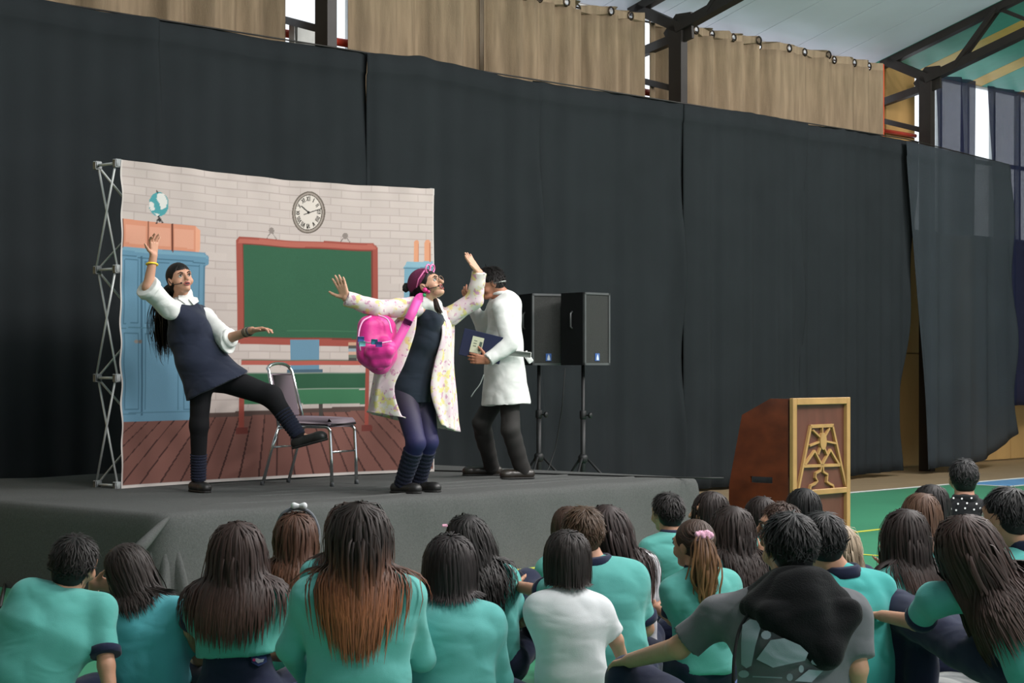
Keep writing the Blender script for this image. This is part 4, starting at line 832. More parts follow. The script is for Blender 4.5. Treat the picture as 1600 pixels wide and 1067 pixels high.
strands(pa, [C+(np.array([.0, -.11, -.01]))@R, at(251, 470, 13.7), at(249, 500, 13.72), at(252, 530, 13.72), at(254, 557, 13.72)], 260, [.02, .05, .07, .075, .06], .006, '#14100e', seed=4, wave=.012)
obj('bracelet', tube(arc(wR*.72+eR*.28, nrm([1, .3, 0]), nrm([0, 1, -.25]), .037, .037, 0, 2*math.pi, 20)[:-1], .0065, 8, closed=True), mat('yellow_rubber', '#e8c52e', .4), pa)
for q, c in ((.10, '#3a3a3a'), (.18, '#7a7466'), (.26, '#4c4438')): p = wL*(1-q)+eL*q; obj('bracelet', band(p, eL, .0285, .014, .005), mat('cord_'+c[1:], c, .7), pa)
# ---- middle performer: flowered robe, head thrown back
C = at(668, 447, 13.45); R = frame((.80, -.36, .42), (-.25, .05, 1)); N = at(677, 484, 13.52); TR = nrm([-.62, -.78, 0]); TF = np.cross(UPZ, TR)
sR, eR, wR = at(642, 480, 13.36), at(588, 482, 13.2), at(541, 466, 13.12); sL, eL, wL = at(702, 495, 13.62), at(741, 470, 13.62), at(749, 426, 13.58)
hR, kR, aR = at(632, 618, 13.5), at(650, 692, 13.32), at(627, 756, 13.48); hL, kL, aL = at(659, 618, 13.62), at(670, 690, 13.48), at(652, 754, 13.64)
spn = [N, at(674, 520, 13.5), at(655, 565, 13.53), at(643, 600, 13.55)]
F = Field(.006); head(F, C, R, 1.); F.cone(C+(np.array([0, -.02, -.05]))@R, N, .048, .052, .02); limb(F, spn, [.055, .06, .065, .09], 0, .04); F.cone(sR, sL, .042, None, .03)
limb(F, [sR, eR, wR], [.042, .036, .026], 0, .015); limb(F, [sL, eL, wL], [.042, .036, .026], 0, .015); limb(F, [hR, kR, aR], [.08, .055, .035], 0, .03); limb(F, [hL, kL, aL], [.08, .055, .035], 0, .03); F.cone(aR, aR+[0, 0, -.05], .033, .03, .01); F.cone(aL, aL+[0, 0, -.05], .033, .03, .01)
hand(F, wR, (-.38, .0, 1), (-.5, -.85, .1), -1, 1.05, curl=(.05, .04, .04, .06), spread=.16, thumb=.9); hand(F, wL, (-.62, -.1, .85), (.75, -.45, .4), -1, 1.05, curl=(.06, .05, .05, .08), spread=.1, thumb=.7)
pb = obj('person', F.mesh(), skin('#cf9f85'), org=[*at(640, 770, 13.5)[:2], SH]); tag(pb, 'performer in a flowered robe with arms thrown wide, head tipped back', 'woman')
face(pb, C, R, 1., 1.0); headset(pb, C, R, 1., 1)
B = Field(.008); B.cone(at(674, 500, 13.48), at(668, 532, 13.5), .083, .09, .04, TR, 1.15); B.cone(at(668, 532, 13.5), at(650, 572, 13.53), .09, .093, .04, TR, 1.15); B.cone(at(650, 572, 13.53), at(643, 602, 13.55), .095, .125, .05, TR, 1.12); B.cone(at(643, 602, 13.55), at(643, 650, 13.55), .128, .14, .05, TR, 1.1)
for sg, q in ((1, at(655, 478, 13.42)), (-1, at(690, 490, 13.6))): B.cone(q, at(672, 505, 13.48), .034, .07, .04)
B.ell(C, (.1, .1, .15), R, k=.02, op='s')
obj('navy_dress', B.mesh(cuts=[(at(643, 629, 13.55), nrm([.02, 0, -1]))], wr=.0025, wf=14, seed=8), cloth('#262d38', 'stretch_knit'), pb)
W = Field(.0075); W.cone(N+[0, 0, .025], N+[0, 0, -.03], .062, .078, .03, TR, 1.1); W.cone(at(654, 474, 13.4), N+[0, 0, -.03], .042, .05, .03); W.cone(at(661, 468, 13.42), at(682, 484, 13.45), .026, .034, .03); 
wb_ = obj('white_blouse', W.mesh(), M_white, pb)
for sg in (-1, 1): obj('collar', prism([(0, .02), (sg*.065, .012), (sg*.06, -.03), (sg*.03, -.075), (0, -.015)], N+TF*.062+np.array([0, 0, -.015]), TR, nrm(UPZ*.85-TF*.3), TF, .006), M_white, wb_, smooth=False)
T = Field(.009); limb(T, [hR, kR, aR], [.09, .066, .042], 0, .02); limb(T, [hL, kL, aL], [.09, .066, .042], 0, .02); T.cone(hR, hL, .085, None, .04); V, Q = T.mesh(); g = np.clip((V[:, 2]-.85)/.35, 0, 1)[:, None]
obj('tights', (V, Q), mat('violet_tights', None, .6, .05, 20, attr='col', spec=.3), pb, cols=np.array(lin('#232250'))*(1-g)+np.array(lin('#3a3444'))*g)
legwarm(pb, kR*.82+aR*.18, aR+[0, 0, -.02], .068, .055); legwarm(pb, kL*.80+aL*.2, aL+[0, 0, -.02], .066, .055)
z0 = [0, 0, SH]
for a_, hx_, tx_, Yh, Yt in ((aR, 612, 658, 13.5, 13.38), (aL, 645, 688, 13.65, 13.52)):
    h_, t_ = at(hx_, 770, Yh)*[1, 1, 0]+z0, at(tx_, 770, Yt)*[1, 1, 0]+z0; so = shoe(pb, h_, t_, M_shoe, a_+[0, 0, -.02], 1.05, hi=.015); d = nrm(t_-h_)
    obj('strap', tube(arc(h_+d*.085+[0, 0, .045], np.array([-d[1], d[0], 0]), UPZ, .042, .04, 0, math.pi, 10), .007, 6), M_shoe, so)
# robe: sleeves grown around the arms, open skirted body lofted round the back
m = bpy.data.materials.new('flowered_cotton'); m.use_nodes = True; nt = m.node_tree; b_ = nt.nodes['Principled BSDF']; b_.inputs['Roughness'].default_value = .9; tc = nt.nodes.new('ShaderNodeTexCoord')
def noise_ramp(scale, lo, hi, det=2):
    n_ = nt.nodes.new('ShaderNodeTexNoise'); n_.inputs['Scale'].default_value = scale; n_.inputs['Detail'].default_value = det; nt.links.new(tc.outputs['Object'], n_.inputs['Vector']); r_ = nt.nodes.new('ShaderNodeMapRange'); r_.inputs[1].default_value = lo; r_.inputs[2].default_value = hi; nt.links.new(n_.outputs['Fac'], r_.inputs[0]); return r_.outputs[0]
prev = None
for fac, c in ((noise_ramp(13, .46, .56, 4), '#d9c2ca'), (noise_ramp(17, .55, .61, 3), '#d8c988'), (noise_ramp(30, .60, .65, 2), '#c090a8')):
    mx = nt.nodes.new('ShaderNodeMix'); mx.data_type = 'RGBA'; nt.links.new(fac, mx.inputs[0])
    if prev is None: mx.inputs[6].default_value = (*lin('#d9d0ca'), 1)
    else: nt.links.new(prev, mx.inputs[6])
    mx.inputs[7].default_value = (*lin(c), 1); prev = mx.outputs[2]
nt.links.new(prev, b_.inputs['Base Color']); M_robe = m
rows = [[(653, 476, 13.4), (640, 468, 13.42), (648, 466, 13.6), (678, 472, 13.72), (702, 486, 13.7), (700, 492, 13.58), (690, 488, 13.52)],
        [(651, 500, 13.34), (625, 494, 13.36), (632, 500, 13.6), (668, 502, 13.75), (706, 506, 13.72), (704, 508, 13.56), (690, 503, 13.46)],
        [(647, 525, 13.32), (608, 520, 13.34), (612, 525, 13.65), (662, 528, 13.8), (705, 530, 13.78), (704, 530, 13.55), (690, 527, 13.42)],
        [(632, 568, 13.30), (592, 570, 13.34), (600, 570, 13.7), (655, 572, 13.86), (703, 572, 13.8), (703, 572, 13.55), (679, 568, 13.42)],
        [(616, 606, 13.28), (584, 610, 13.34), (590, 612, 13.76), (648, 617, 13.9), (707, 622, 13.85), (705, 618, 13.55), (673, 610, 13.40)],
        [(626, 646, 13.30), (580, 640, 13.36), (588, 645, 13.8), (645, 655, 13.92), (710, 656, 13.88), (706, 655, 13.56), (684, 650, 13.42)],
        [(634, 653, 13.30), (578, 643, 13.36), (587, 648, 13.8), (646, 661, 13.92), (713, 674, 13.9), (708, 672, 13.56), (690, 664, 13.42)]]
RW = [spline([at(*p) for p in r], 64) for r in rows]; RW = np.stack([spline([r[i] for r in RW], 30) for i in range(64)], 1)
RW += (.016*np.sin(np.arange(64)*.85)[None, :, None]*np.linspace(.1, 1, 30)[:, None, None])*np.array([.6, -.8, 0])
i_, j_ = np.meshgrid(np.arange(63), np.arange(29)); a = (j_*64+i_).ravel(); rb = obj('flowered_robe', (RW.reshape(-1, 3), np.stack([a, a+1, a+65, a+64], 1)), M_robe, pb, sol=.008)
W = Field(.0075)
for sd_, (a0, e0, w0) in ((1, (sR, eR, wR)), (-1, (sL, eL, wL))):
    dv = nrm(w0-e0); W.cone(a0, e0, .068, .06, .03); W.cone(e0, w0+dv*.06, .06, .052, .02, cuts=[(w0+dv*.005, dv)]); W.cone(a0, N+(a0-N)*.45+np.array([0, .06, -.02]), .066, .05, .03)
obj('robe_sleeves', W.mesh(wr=.005, wf=18, seed=6), M_robe, pb)
hair(pb, C, R, 1., length=.10, n=240, wd=.006, col='#191312', seed=9, vol=.006)
L = lambda x, y, z: C+np.array([x, y, z])@R
M_cap = mat('maroon_knit', '#6b2148', .9, .1, 12, bump=.4, bscale=120); M_pink = mat('pink_plastic', '#f07ab4', .35); M_hot = mat('hot_pink_nylon', '#d8248c', .5, .12, 5, bump=.2, bscale=40, sheen=.2); M_hot2 = mat('pink_webbing', '#e04fa6', .6, .08, 8)
K = Field(.005); K.ell(L(0, -.025, .05), np.array([.09, .1, .088]), R, k=.01); K.ell(L(0, -.085, .02), (.06, .045, .06), R, k=.03); K.ell(L(0, .10, -.05), np.array([.12, .085, .13]), R, k=.01, op='s')
obj('knitted_cap', K.mesh(), M_cap, pb)
obj('hair_bun', Field(.004).ell(L(.02, -.14, .06), (.03, .03, .034), k=.0).mesh(wr=.004, wf=80), mat('black_hair_bun', '#15110f', .6), pb)
for sg in (-1, 1): obj('sunglasses_lens_rim', tube(arc(L(sg*.036, .072, .098), R[0], nrm(R[1]*.5+R[2]*.85), .034, .028, 0, 6.28, 18)[:-1], .006, 6, closed=True), M_pink, pb); obj('sunglasses_arm', tube([L(sg*.068, .065, .095), L(sg*.092, -.0, .055), L(sg*.094, -.04, .01)], .005, 6), M_pink, pb)
for sg in (-1, 1): obj('spectacles_rim', tube(arc(L(sg*.033, .105, .006), R[0], R[2], .025, .021, 0, 6.28, 18)[:-1], .002, 6, closed=True), M_gold, pb)
0 and obj('nose_ring', tube(arc(L(0, .122, -.036), R[0], R[2], .012, .012, 0, 6.28, 12)[:-1], .004, 6, closed=True), M_pink, pb)
for x, y, c, r_ in ((664, 453, '#e0307e', .017), (663, 461, '#34a765', .013), (669, 456, '#b8246c', .014)): obj('hair_bobble', Field(.004).ell(at(x, y, 13.3), np.full(3, r_), k=0).mesh(), mat('bobble_'+c[1:], c, .4), pb)
for px in ([(680, 468, 13.33), (684, 482, 13.32), (690, 492, 13.33)],): strands(pb, [at(*p) for p in px], 40, [.01, .016, .012], .005, '#2b1c16', name='braid', wave=.004)
# ---- backpack on the middle performer's shoulder
K = Field(.006); ax_ = nrm(at(586, 490, 13.2)-at(592, 582, 13.2)); wd_ = nrm([.85, .5, 0])
K.cone(at(590, 512, 13.22), at(590, 555, 13.22), .10, .105, .05, wd_, 1.35); K.cone(at(590, 540, 13.2), at(594, 574, 13.2), .09, .05, .05, wd_, 1.2); K.cone(at(574, 510, 13.15), at(574, 556, 13.12), .06, .07, .04); K.cone(at(604, 545, 13.1), at(594, 572, 13.1), .07, .04, .04)
bk = obj('backpack', K.mesh(wr=.004, wf=12, seed=4), M_hot); tag(bk, 'bright pink backpack slung on the shoulder of the robed performer', 'backpack')
M_zip = mat('pale_pink_zip', '#eda6cf', .5)
for P in ([(563, 548, 13.03), (560, 525, 13.03), (566, 503, 13.06), (580, 494, 13.1)], [(612, 520, 13.06), (606, 500, 13.1), (590, 492, 13.12)], [(572, 535, 13.02), (592, 536, 13.0), (612, 533, 13.02)]): obj('zip', tube(spline([at(*p) for p in P], 14), .006, 6), M_zip, bk)
K = Field(.006); K.cone(at(580, 550, 13.06), at(606, 548, 13.06), .05, None, .03); K.cone(at(588, 566, 13.08), at(602, 564, 13.08), .045, None, .03); obj('front_pocket', K.mesh(wr=.003, wf=20), M_hot, bk)
for x, y, c in ((564, 530, '#4a5fa8'), (566, 537, '#7fb8c4'), (585, 534, '#3f7f9e'), (592, 538, '#59428c')): obj('patch', box(at(x, y, 12.975), .022, .004, .018, frame((.2, -1, 0)), .003), mat('patch_'+c[1:], c, .5), bk)
def strap(P, w_): 
    P = spline([at(*p) for p in P], 24); V = []; 
    for i, p in enumerate(P):
        t = nrm(P[min(i+1, 23)]-P[max(i-1, 0)]); q = nrm(np.cross(t, [.2, -1, .1]))*w_/2; V += [p-q, p+q]
    return np.array(V), np.array([(2*i, 2*i+1, 2*i+3, 2*i+2) for i in range(23)])
obj('shoulder_strap', strap([(668, 470, 13.5), (656, 465, 13.33), (645, 486, 13.22), (636, 505, 13.2), (620, 535, 13.15), (606, 556, 13.12)], .06), M_hot2, bk, sol=.01)
obj('buckle', box(at(637, 503, 13.18), .03, .006, .018, np.array([nrm([.9, 0, -.45]), nrm([0, -1, 0]), nrm([.45, 0, .9])]), .004), mat('purple_buckle', '#5a2a5e', .4), bk)
# ---- right performer: white coat, holding a folder, head bowed
C = at(766, 443, 15.15); R = frame((-.86, -.25, -.38), (0, 0, 1)); N = at(783, 464, 15.2); TF = nrm([-.95, -.28, 0]); TR = np.cross(TF, UPZ)
sL, eL, wL = at(783, 484, 14.95), at(797, 538, 14.85), at(762, 563, 14.78); sR, eR, wR = at(774, 480, 15.4), at(756, 512, 15.5), at(737, 476, 15.42)
hL, kL, aL = at(797, 606, 15.2), at(797, 672, 15.08), at(817, 734, 15.18); hR, kR, aR = at(783, 606, 15.32), at(752, 660, 15.3), at(768, 728, 15.6)
F = Field(.006); head(F, C, R, 1.); F.cone(C+(np.array([0, -.03, -.05]))@R, N, .054, .06, .02); limb(F, [N, at(790, 510, 15.2), at(792, 600, 15.2)], [.07, .1, .11], 0, .04); F.cone(sR, sL, .05, None, .03)
limb(F, [sL, eL, wL], [.045, .04, .028], 0, .015); limb(F, [sR, eR, wR], [.045, .04, .028], 0, .015); limb(F, [hL, kL, aL], [.08, .055, .038], 0, .03); limb(F, [hR, kR, aR], [.08, .055, .038], 0, .03)
hand(F, wL, (-1, -.05, .12), (-.1, 1, .1), -1, 1.05, curl=(.35, .35, .35, .35), spread=.08, thumb=.9); hand(F, wR, (-.4, -.2, .8), (.5, .6, -.2), -1, 1.05, curl=(.3, .3, .3, .3))
pc_ = obj('person', F.mesh(), skin('#a9735a'), org=[*at(790, 745, 15.4)[:2], SH]); tag(pc_, 'performer in a white lab coat walking left with head bowed', 'man')
face(pc_, C, R, 1., 0)
B = Field(.0085); B.cone(at(790, 478, 15.2), at(787, 540, 15.2), .128, .14, .06, TR, 1.25); B.cone(at(787, 540, 15.2), at(791, 650, 15.2), .142, .20, .06, TR, 1.18); B.cone(sL, sR, .062, None, .05); B.cone(N+[0, 0, -.01], at(788, 482, 15.2), .072, .11, .04)
dv = nrm(wL-eL); B.cone(sL, eL, .07, .064, .03); B.cone(eL, wL+dv*.06, .064, .05, .02, cuts=[(wL+dv*.0, dv)]); dv = nrm(wR-eR); B.cone(sR, eR, .068, .062, .03); B.cone(eR, wR+dv*.06, .06, .05, .02, cuts=[(wR, dv)]); B.ell(C+[-.01, 0, .01], (.1, .11, .13), R, k=.02, op='s')
ct = obj('lab_coat', B.mesh(cuts=[(at(790, 632, 15.2), nrm([.05, 0, -1]))], wr=.006, wf=12, seed=12), M_white, pc_)
obj('collar', ring(N+[.0, 0, .01], frame(TF, nrm([-.35, 0, 1])), .078, .085, .012, .016), M_white, ct)
obj('coat_belt', box(at(806, 552, 15.0), .12, .012, .022, np.array([nrm([.98, .15, -.1]), nrm([.15, -1, 0]), nrm([.1, 0, 1])]), .005), M_white, ct); obj('belt_tab', box(at(825, 558, 15.15), .05, .01, .022, np.array([nrm([.55, 0, -.83]), nrm([0, 1, 0]), nrm([.83, 0, .55])]), .005), M_white, ct)
0 and obj('pocket', box(at(775, 590, 15.03), .05, .008, .06, frame((-.1, 1, 0)), .004), M_white, ct)
T = Field(.009); limb(T, [hL, kL, aL+[0, 0, .0]], [.085, .074, .066], 0, .02); limb(T, [hR, kR, aR], [.085, .074, .066], 0, .02); T.cone(hL, hR, .085, None, .04); obj('trousers', T.mesh(wr=.007, wf=12, seed=5), mat('black_trousers', '#211f1d', .8, .12, 6), pc_)
M_bshoe = mat('brown_black_leather', '#2a2520', .35, .2, 8)
shoe(pc_, at(834, 746, 15.2)*[1, 1, 0]+z0, at(781, 746, 15.1)*[1, 1, 0]+z0, M_bshoe, aL, 1.12, hi=.02); shoe(pc_, at(784, 740, 15.65)*[1, 1, 0]+z0, at(722, 740, 15.6)*[1, 1, 0]+z0, M_bshoe, aR, 1.15, hi=.02)
hair(pc_, C, R, 1., length=.06, n=1100, wd=.005, col='#181312', short=True, seed=21, vol=.024, jit=.45)
obj('headset_band', tube(spline([C+(np.array([-.086, -.0, .0]))@R, C+(np.array([-.07, -.09, -.02]))@R, C+(np.array([0, -.118, -.03]))@R, C+(np.array([.07, -.09, -.02]))@R], 16), .005, 6), mat('grey_band', '#b0b3ae', .4), pc_)
obj('microphone_cable', tube(spline([at(756, 585, 14.95), at(750, 600, 14.95), at(741, 612, 14.98), at(736, 620, 15.0)], 14), .004, 6), mat('white_cable', '#c9ccca', .5), pc_)
c0 = at(753, 541, 14.82); fa = nrm(at(786, 527+4, 14.82)-at(724, 516, 14.82)); fb = nrm(np.cross([0, -1, 0], fa))
fo = obj('folder', box(c0, .155, .0, .1, np.array([fa, [0, 1, 0], np.cross(fa, [0, 1, 0])])) if False else box(c0, .16, .008, .103, np.array([fa, [0, 1., 0], np.cross(fa, [0, 1., 0])]), .003), mat('navy_folder', '#1a2140', .35), smooth=False); tag(fo, 'dark navy folder held by the performer in the lab coat', 'folder')
fz = np.cross(fa, [0, 1., 0]); lc = at(745, 539, 14.81); lb = obj('paper_label', box(lc, .044, .002, .062, np.array([fa, [0, 1., 0], fz])), mat('label_paper', '#c9cbb0', .7), fo, smooth=False)
obj('printed_strip', box(lc+fa*.028-np.array([0, .003, 0])-fz*.005, .010, .001, .035, np.array([fa, [0, 1., 0], fz])), mat('label_ink', '#4c5a50', .6), lb, smooth=False)
for k in range(3): obj('printed_line', box(lc-fa*.015-np.array([0, .003, 0])+fz*(.03-.02*k), .012, .001, .002, np.array([fa, [0, 1., 0], fz])), mat('label_ink', '#4c5a50', .6), lb, smooth=False)
# ------------------------------------------------------------------ the audience on the floor
DK, BR, BLK = '#2a211e', '#4a3328', '#171516'
SH_ = dict(kind='short', col='#1d1816')
seated('boy at far left with short dark hair, leaning his head to the right', 116, 884, 7.4, .95, .98, hroll=-12, hyaw=-6, lean=(-.16, -.10), hairdo=dict(SH_, length=.045), sw=1.12, arms={1: ((166, 1040, 7.25), (176, 1110, 7.2))}, shoulders={1: (158, 952, 7.35), -1: (50, 930, 7.35)}, nt=-.03)
r2 = seated('girl with dark shoulder length hair beside the far left boy, hand on her neck', 205, 893, 7.75, .85, .95, hroll=24, hyaw=-5, lean=(.08, 0), shirt='#5bafb9', trim=None, collar=False, hairdo=dict(length=.25, col=DK, wave=.012, n=420, wd=.010, drift=(.45, 0)), sw=1.0, arms={-1: ((150, 985, 8.0), (146, 912, 7.85), (0, -1, 0), (1, 0, -.05))}, nt=.05)
b3, i3 = seated('girl with very long straight brown hair and navy trousers with a patch', 372, 862, 7.6, .92, .95, shirt='#58aca0', lean=(.02, -.02), hairdo=dict(length=.42, col='#33231f', tip='#54382f', n=620, wd=.012, vol=.018, pull=.3), arms={-1: ((300, 985, 7.6), (318, 1040, 7.8))}, dz=.13, hem=.315)
seated('girl with wavy light brown hair, grey headband and white bow', 464, 843, 8.7, .84, .95, shirt='#5daaa6', trim=None, collar=False, hairdo=dict(length=.29, col='#4f3427', tip='#7a4f38', wave=.014, n=480, wd=.011, vol=.022), drop=0)
seated('girl with brown hair mostly hidden behind the girl with copper tipped hair', 545, 828, 8.2, .85, .95, shirt='#5daaa6', trim=None, collar=False, hairdo=dict(length=.36, col='#3b2822', n=330))
seated('girl in long sleeved teal top with long hair fading to copper', 562, 838, 7.0, 1.0, 1.0, shirt='#6ab6b0', trim=None, collar=False, sleeve='long', shirt_name='long_sleeved_top', hairdo=dict(length=.5, col='#2b201d', tip='#8a5233', tipstart=.12, n=560, wd=.010, vol=.018, hi=.3, pull=.75), arms={-1: ((455, 1010, 7.0), (480, 1062, 7.25))}, sw=1.12, pants='#33446e')
seated('child with dark chin length bob and teal long sleeved top', 703, 888, 7.25, .92, .98, shirt='#66b2ae', trim=None, collar=False, sleeve='long', shirt_name='long_sleeved_top', hairdo=dict(length=.17, col='#231b1b', n=520, wd=.011, vol=.022, hi=.15, pull=.2), sw=1.02)
seated('girl with long wavy black hair falling to her right, near the stage', 728, 845, 8.5, .85, .95, lean=(.07, 0), hroll=-6, shirt='#5caea8', trim=None, collar=False, hairdo=dict(length=.38, col='#1c1716', wave=.02, n=430, wd=.010, drift=(.3, 0)), dz=.13, nt=.03)
seated('child in a plain white T-shirt with dark bowl cut hair', 884, 877, 7.4, .84, .92, shirt='#dfe1e4', trim=None, collar=False, shirt_name='t_shirt', hairdo=dict(length=.13, col='#241c1a', n=520, wd=.010, vol=.018, hi=.15, pull=.4), hroll=-4, arms={-1: ((868, 1020, 7.35), (885, 1085, 7.45)), 1: ((962, 1000, 7.4), (980, 1050, 7.5))}, sw=.86, sk='#cf9f86')
seated('child with brown hair hidden behind the brown haired boy', 888, 828, 9.75, .8, .97, hairdo=dict(length=.18, col='#3f2c23', n=300))
seated('boy with short light brown hair in teal polo, behind the white T-shirt child', 910, 836, 8.0, .95, .95, shirt='#60aea8', hairdo=dict(SH_, col='#4a3524', length=.05), arms={-1: ((845, 925, 8.1), (806, 915, 8.5))}, knees={-1: ((822, 915, 8.7), (840, 1000, 8.7))}, lean=(.06, -.03), nt=.04, sw=1.05)
seated('girl with long straight dark hair and white shirt at the middle', 946, 828, 8.9, .85, .95, shirt='#d7d4d8', trim=None, collar=False, hairdo=dict(length=.48, col='#2b1d1b', tip='#4a2d26', n=430, drift=(.22, 0)), lean=(.06, 0), nt=.03, shirt_name='white_shirt')
seated('boy with short curly dark hair close to the stage front, in teal polo', 1042, 803, 10.3, .85, .92, hairdo=dict(SH_, length=.045, col='#1b1514'))
b12, i12 = seated('girl with a golden brown ponytail in a pink scrunchie', 1084, 852, 8.6, .82, .95, hyaw=25, hroll=4, lean=(.02, -.03), hairdo=dict(length=.2, col='#3d2a20', n=300, gather=at(1099, 838, 8.47), wd=.009), arms={-1: ((1052, 968, 8.55), (1025, 950, 8.75))}, faced=True)
seated('girl with dark hair showing her profile in front of the stage corner', 1108, 800, 10.6, .8, .92, hyaw=58, faced=True, hairdo=dict(length=.25, col='#241a18', n=260))
seated('girl with long wavy dark hair behind the ponytail girl', 1142, 828, 9.3, .84, .95, hairdo=dict(length=.42, col='#2b201d', wave=.016, n=430, wd=.010), shirt='#2c4f50', trim=None, collar=False)
seated('girl with straight dark hair in front of the lectern side', 1188, 808, 10.5, .8, .92, hairdo=dict(length=.25, col='#251b19', n=280))
seated('boy with close brown hair in profile, hand at his mouth', 1217, 823, 9.4, .84, .94, hyaw=60, faced=True, hairdo=dict(SH_, col='#3c2a22', length=.035), arms={-1: ((1195, 925, 9.4), (1192, 872, 9.55), (0, 1, 0), (0.1, .3, 1))})
seated('girl with smooth black hair in front of the carved lectern panel', 1253, 794, 11.0, .82, .93, hairdo=dict(length=.28, col='#141213', n=280))
seated('blonde child half hidden behind two dark haired boys', 1308, 858, 8.6, .8, .92, hairdo=dict(length=.4, col='#a8957f', n=260), trim=None, collar=False, shirt='#9a8f86')
b17, i17 = seated('older boy in a grey printed T-shirt with a black hood on his back', 1232, 858, 6.5, 1.12, 1.0, hroll=0, hyaw=4, shirt='#636468', trim=None, collar=False, shirt_name='t_shirt', cat='boy', hairdo=dict(SH_, length=.055, col='#141213', n=800), arms={-1: ((1060, 1012, 6.55), (985, 1032, 6.9), (0, 0, -1)), 1: ((1338, 1045, 6.4), (1335, 1120, 6.5))}, shoulders={-1: (1122, 962, 6.5), 1: (1328, 960, 6.45)}, sw=1.1, knees={-1: ((985, 1062, 7.0), (1060, 1150, 7.0))}, sk='#c39377')
seated('boy with short black hair and navy collar right behind the hooded boy', 1283, 848, 7.5, .95, .97, hyaw=0, hairdo=dict(SH_, length=.055, col='#161415'), lean=(.05, 0), nt=.06, shirt='#4cada9', sw=1.05)
seated('girl with long dark brown hair resting her chin on her hand', 1414, 838, 8.3, .88, .97, hroll=8, hairdo=dict(length=.36, col='#2a1f1d', tip='#4b332c', n=460), arms={-1: ((1368, 930, 8.4), (1392, 888, 8.45), (0, 1, 0), (-.1, .2, 1))}, knees={-1: ((1345, 905, 8.8), (1335, 1000, 8.8))})
seated('girl with light brown hair behind the right hand girls', 1437, 806, 9.6, .82, .93, hairdo=dict(length=.3, col='#543a2b', n=280))
seated('dark haired child at the back next to the man in dotted shirt', 1452, 790, 10.4, .82, .93, hairdo=dict(length=.2, col='#1b1616', n=280))
b22, i22 = seated('man with short black hair in a black shirt with white dots', 1505, 749, 11.6, 1.0, 1.0, hyaw=0, yaw=0, shirt='#17181b', trim='#17181b', shirt_name='dotted_shirt', cat='man', hairdo=dict(SH_, length=.035, col='#161415', n=420), sk='#c4907a', seed=4)
b23, i23 = seated('girl with long smooth brown hair reaching her arm to the left', 1508, 855, 6.9, .92, .95, hroll=16, hyaw=8, hpitch=-8, lean=(.12, -.18), dz=.3, shirt='#5caba6', hairdo=dict(length=.47, col='#3a2925', tip='#4f3830', n=560, wd=.011, vol=.014, drift=(.42, 0), pull=.9), arms={-1: ((1432, 972, 7.1), (1378, 962, 7.3), (0, 0, -1)), 1: ((1575, 1050, 6.9), (1540, 1080, 7.1))}, knees={-1: ((1398, 950, 7.5), (1420, 1090, 7.5)), 1: ((1440, 965, 7.45), (1440, 1090, 7.4))}, shoulders={-1: (1462, 938, 6.95)}, nt=.11)
seated('boy with thick black hair at the right edge in teal polo', 1572, 808, 8.0, .98, 1.0, hyaw=18, faced=True, hairdo=dict(SH_, length=.06, col='#151314', n=800), shirt='#5bada8', nt=.06, lean=(.05, 0), arms={-1: ((1560, 975, 7.8), (1575, 1050, 7.9))})
# ------------------------------------------------------------------ accessories of the audience, mats
def by(label):
    return next(o for o in bpy.data.objects if o.get('label') == label)
# hood, cord and print of the older boy's T-shirt
N, rt, fw_, ax_ = i17['N'], i17['rt'], i17['fwd'], i17['axis']; bk_ = -fw_
K = Field(.008); hp = lambda a, b, c: N+rt*a+bk_*b+ax_*c
K.cone(hp(-.15, .03, -.055), hp(0, .075, .005), .05, .062, .05); K.cone(hp(.15, .03, -.055), hp(0, .075, .005), .05, .062, .05)
K.cone(hp(-.12, .11, -.08), hp(.04, .165, -.20), .055, .03, .06); K.cone(hp(.14, .11, -.08), hp(.06, .165, -.20), .055, .03, .06); K.cone(hp(0, .12, -.07), hp(.05, .165, -.20), .07, .032, .06, rt, 1.15); K.cone(hp(-.06, .05, .0), hp(.06, .05, .0), .06, None, .05)
K.cone(hp(-.12, -.03, -.02), hp(-.05, .03, .02), .04, .05, .04); K.cone(hp(.12, -.03, -.02), hp(.05, .03, .02), .04, .05, .04)
hood = obj('hood', K.mesh(wr=.006, wf=16, seed=3), mat('black_fleece', '#141416', .95, .1, 8, bump=.3, bscale=200, spec=.1, sheen=.1), b17)
0 and obj('hood_seam', tube(spline([hp(-.17, .10, -.10), hp(-.09, .185, -.16), hp(0, .21, -.18), hp(.09, .185, -.16), hp(.17, .10, -.10)], 24), .008, 6), mat('black_seam', '#0c0c0e', .9), hood)
obj('cord', tube(spline([hp(-.17, .06, -.06), hp(-.215, .07, -.12), hp(-.245, .10, -.20), hp(-.255, .115, -.29)], 18), .0055, 6), mat('black_seam', '#0c0c0e', .9), hood)
Bf = i17['B']
def decal(pxs, c, root, B=Bf, Y0=6.5, off=.003, name='print_shape', nsub=7):
    """flat print that hugs the cloth: a fan of rings between the outline's centre and outline, dropped on the garment"""
    P = np.array(pxs, float); P = np.vstack([P[i]+(P[(i+1) % len(P)]-P[i])*t for i in range(len(P)) for t in (0, .25, .5, .75)]); c0 = P.mean(0); n = len(P); V = [c0]
    for k in range(1, nsub+1): V += list(c0+(P-c0)*k/nsub)
    out = np.array([at(x, y, Y0-.35) for x, y in V]); dirs = np.array([nrm(p-np.array([0, 0, CAMH])) for p in out])
    for _ in range(40): out = out+dirs*np.clip(B.at(out)-.007-off, -.05, .2)[:, None]*.8
    F = [(0, 1+j, 1+(j+1) % n) for j in range(n)]
    for k in range(nsub-1): F += [(1+k*n+j, 1+(k+1)*n+j, 1+(k+1)*n+(j+1) % n, 1+k*n+(j+1) % n) for j in range(n)]
    return obj(name, (out, F), cloth(c, 'ink'), root)
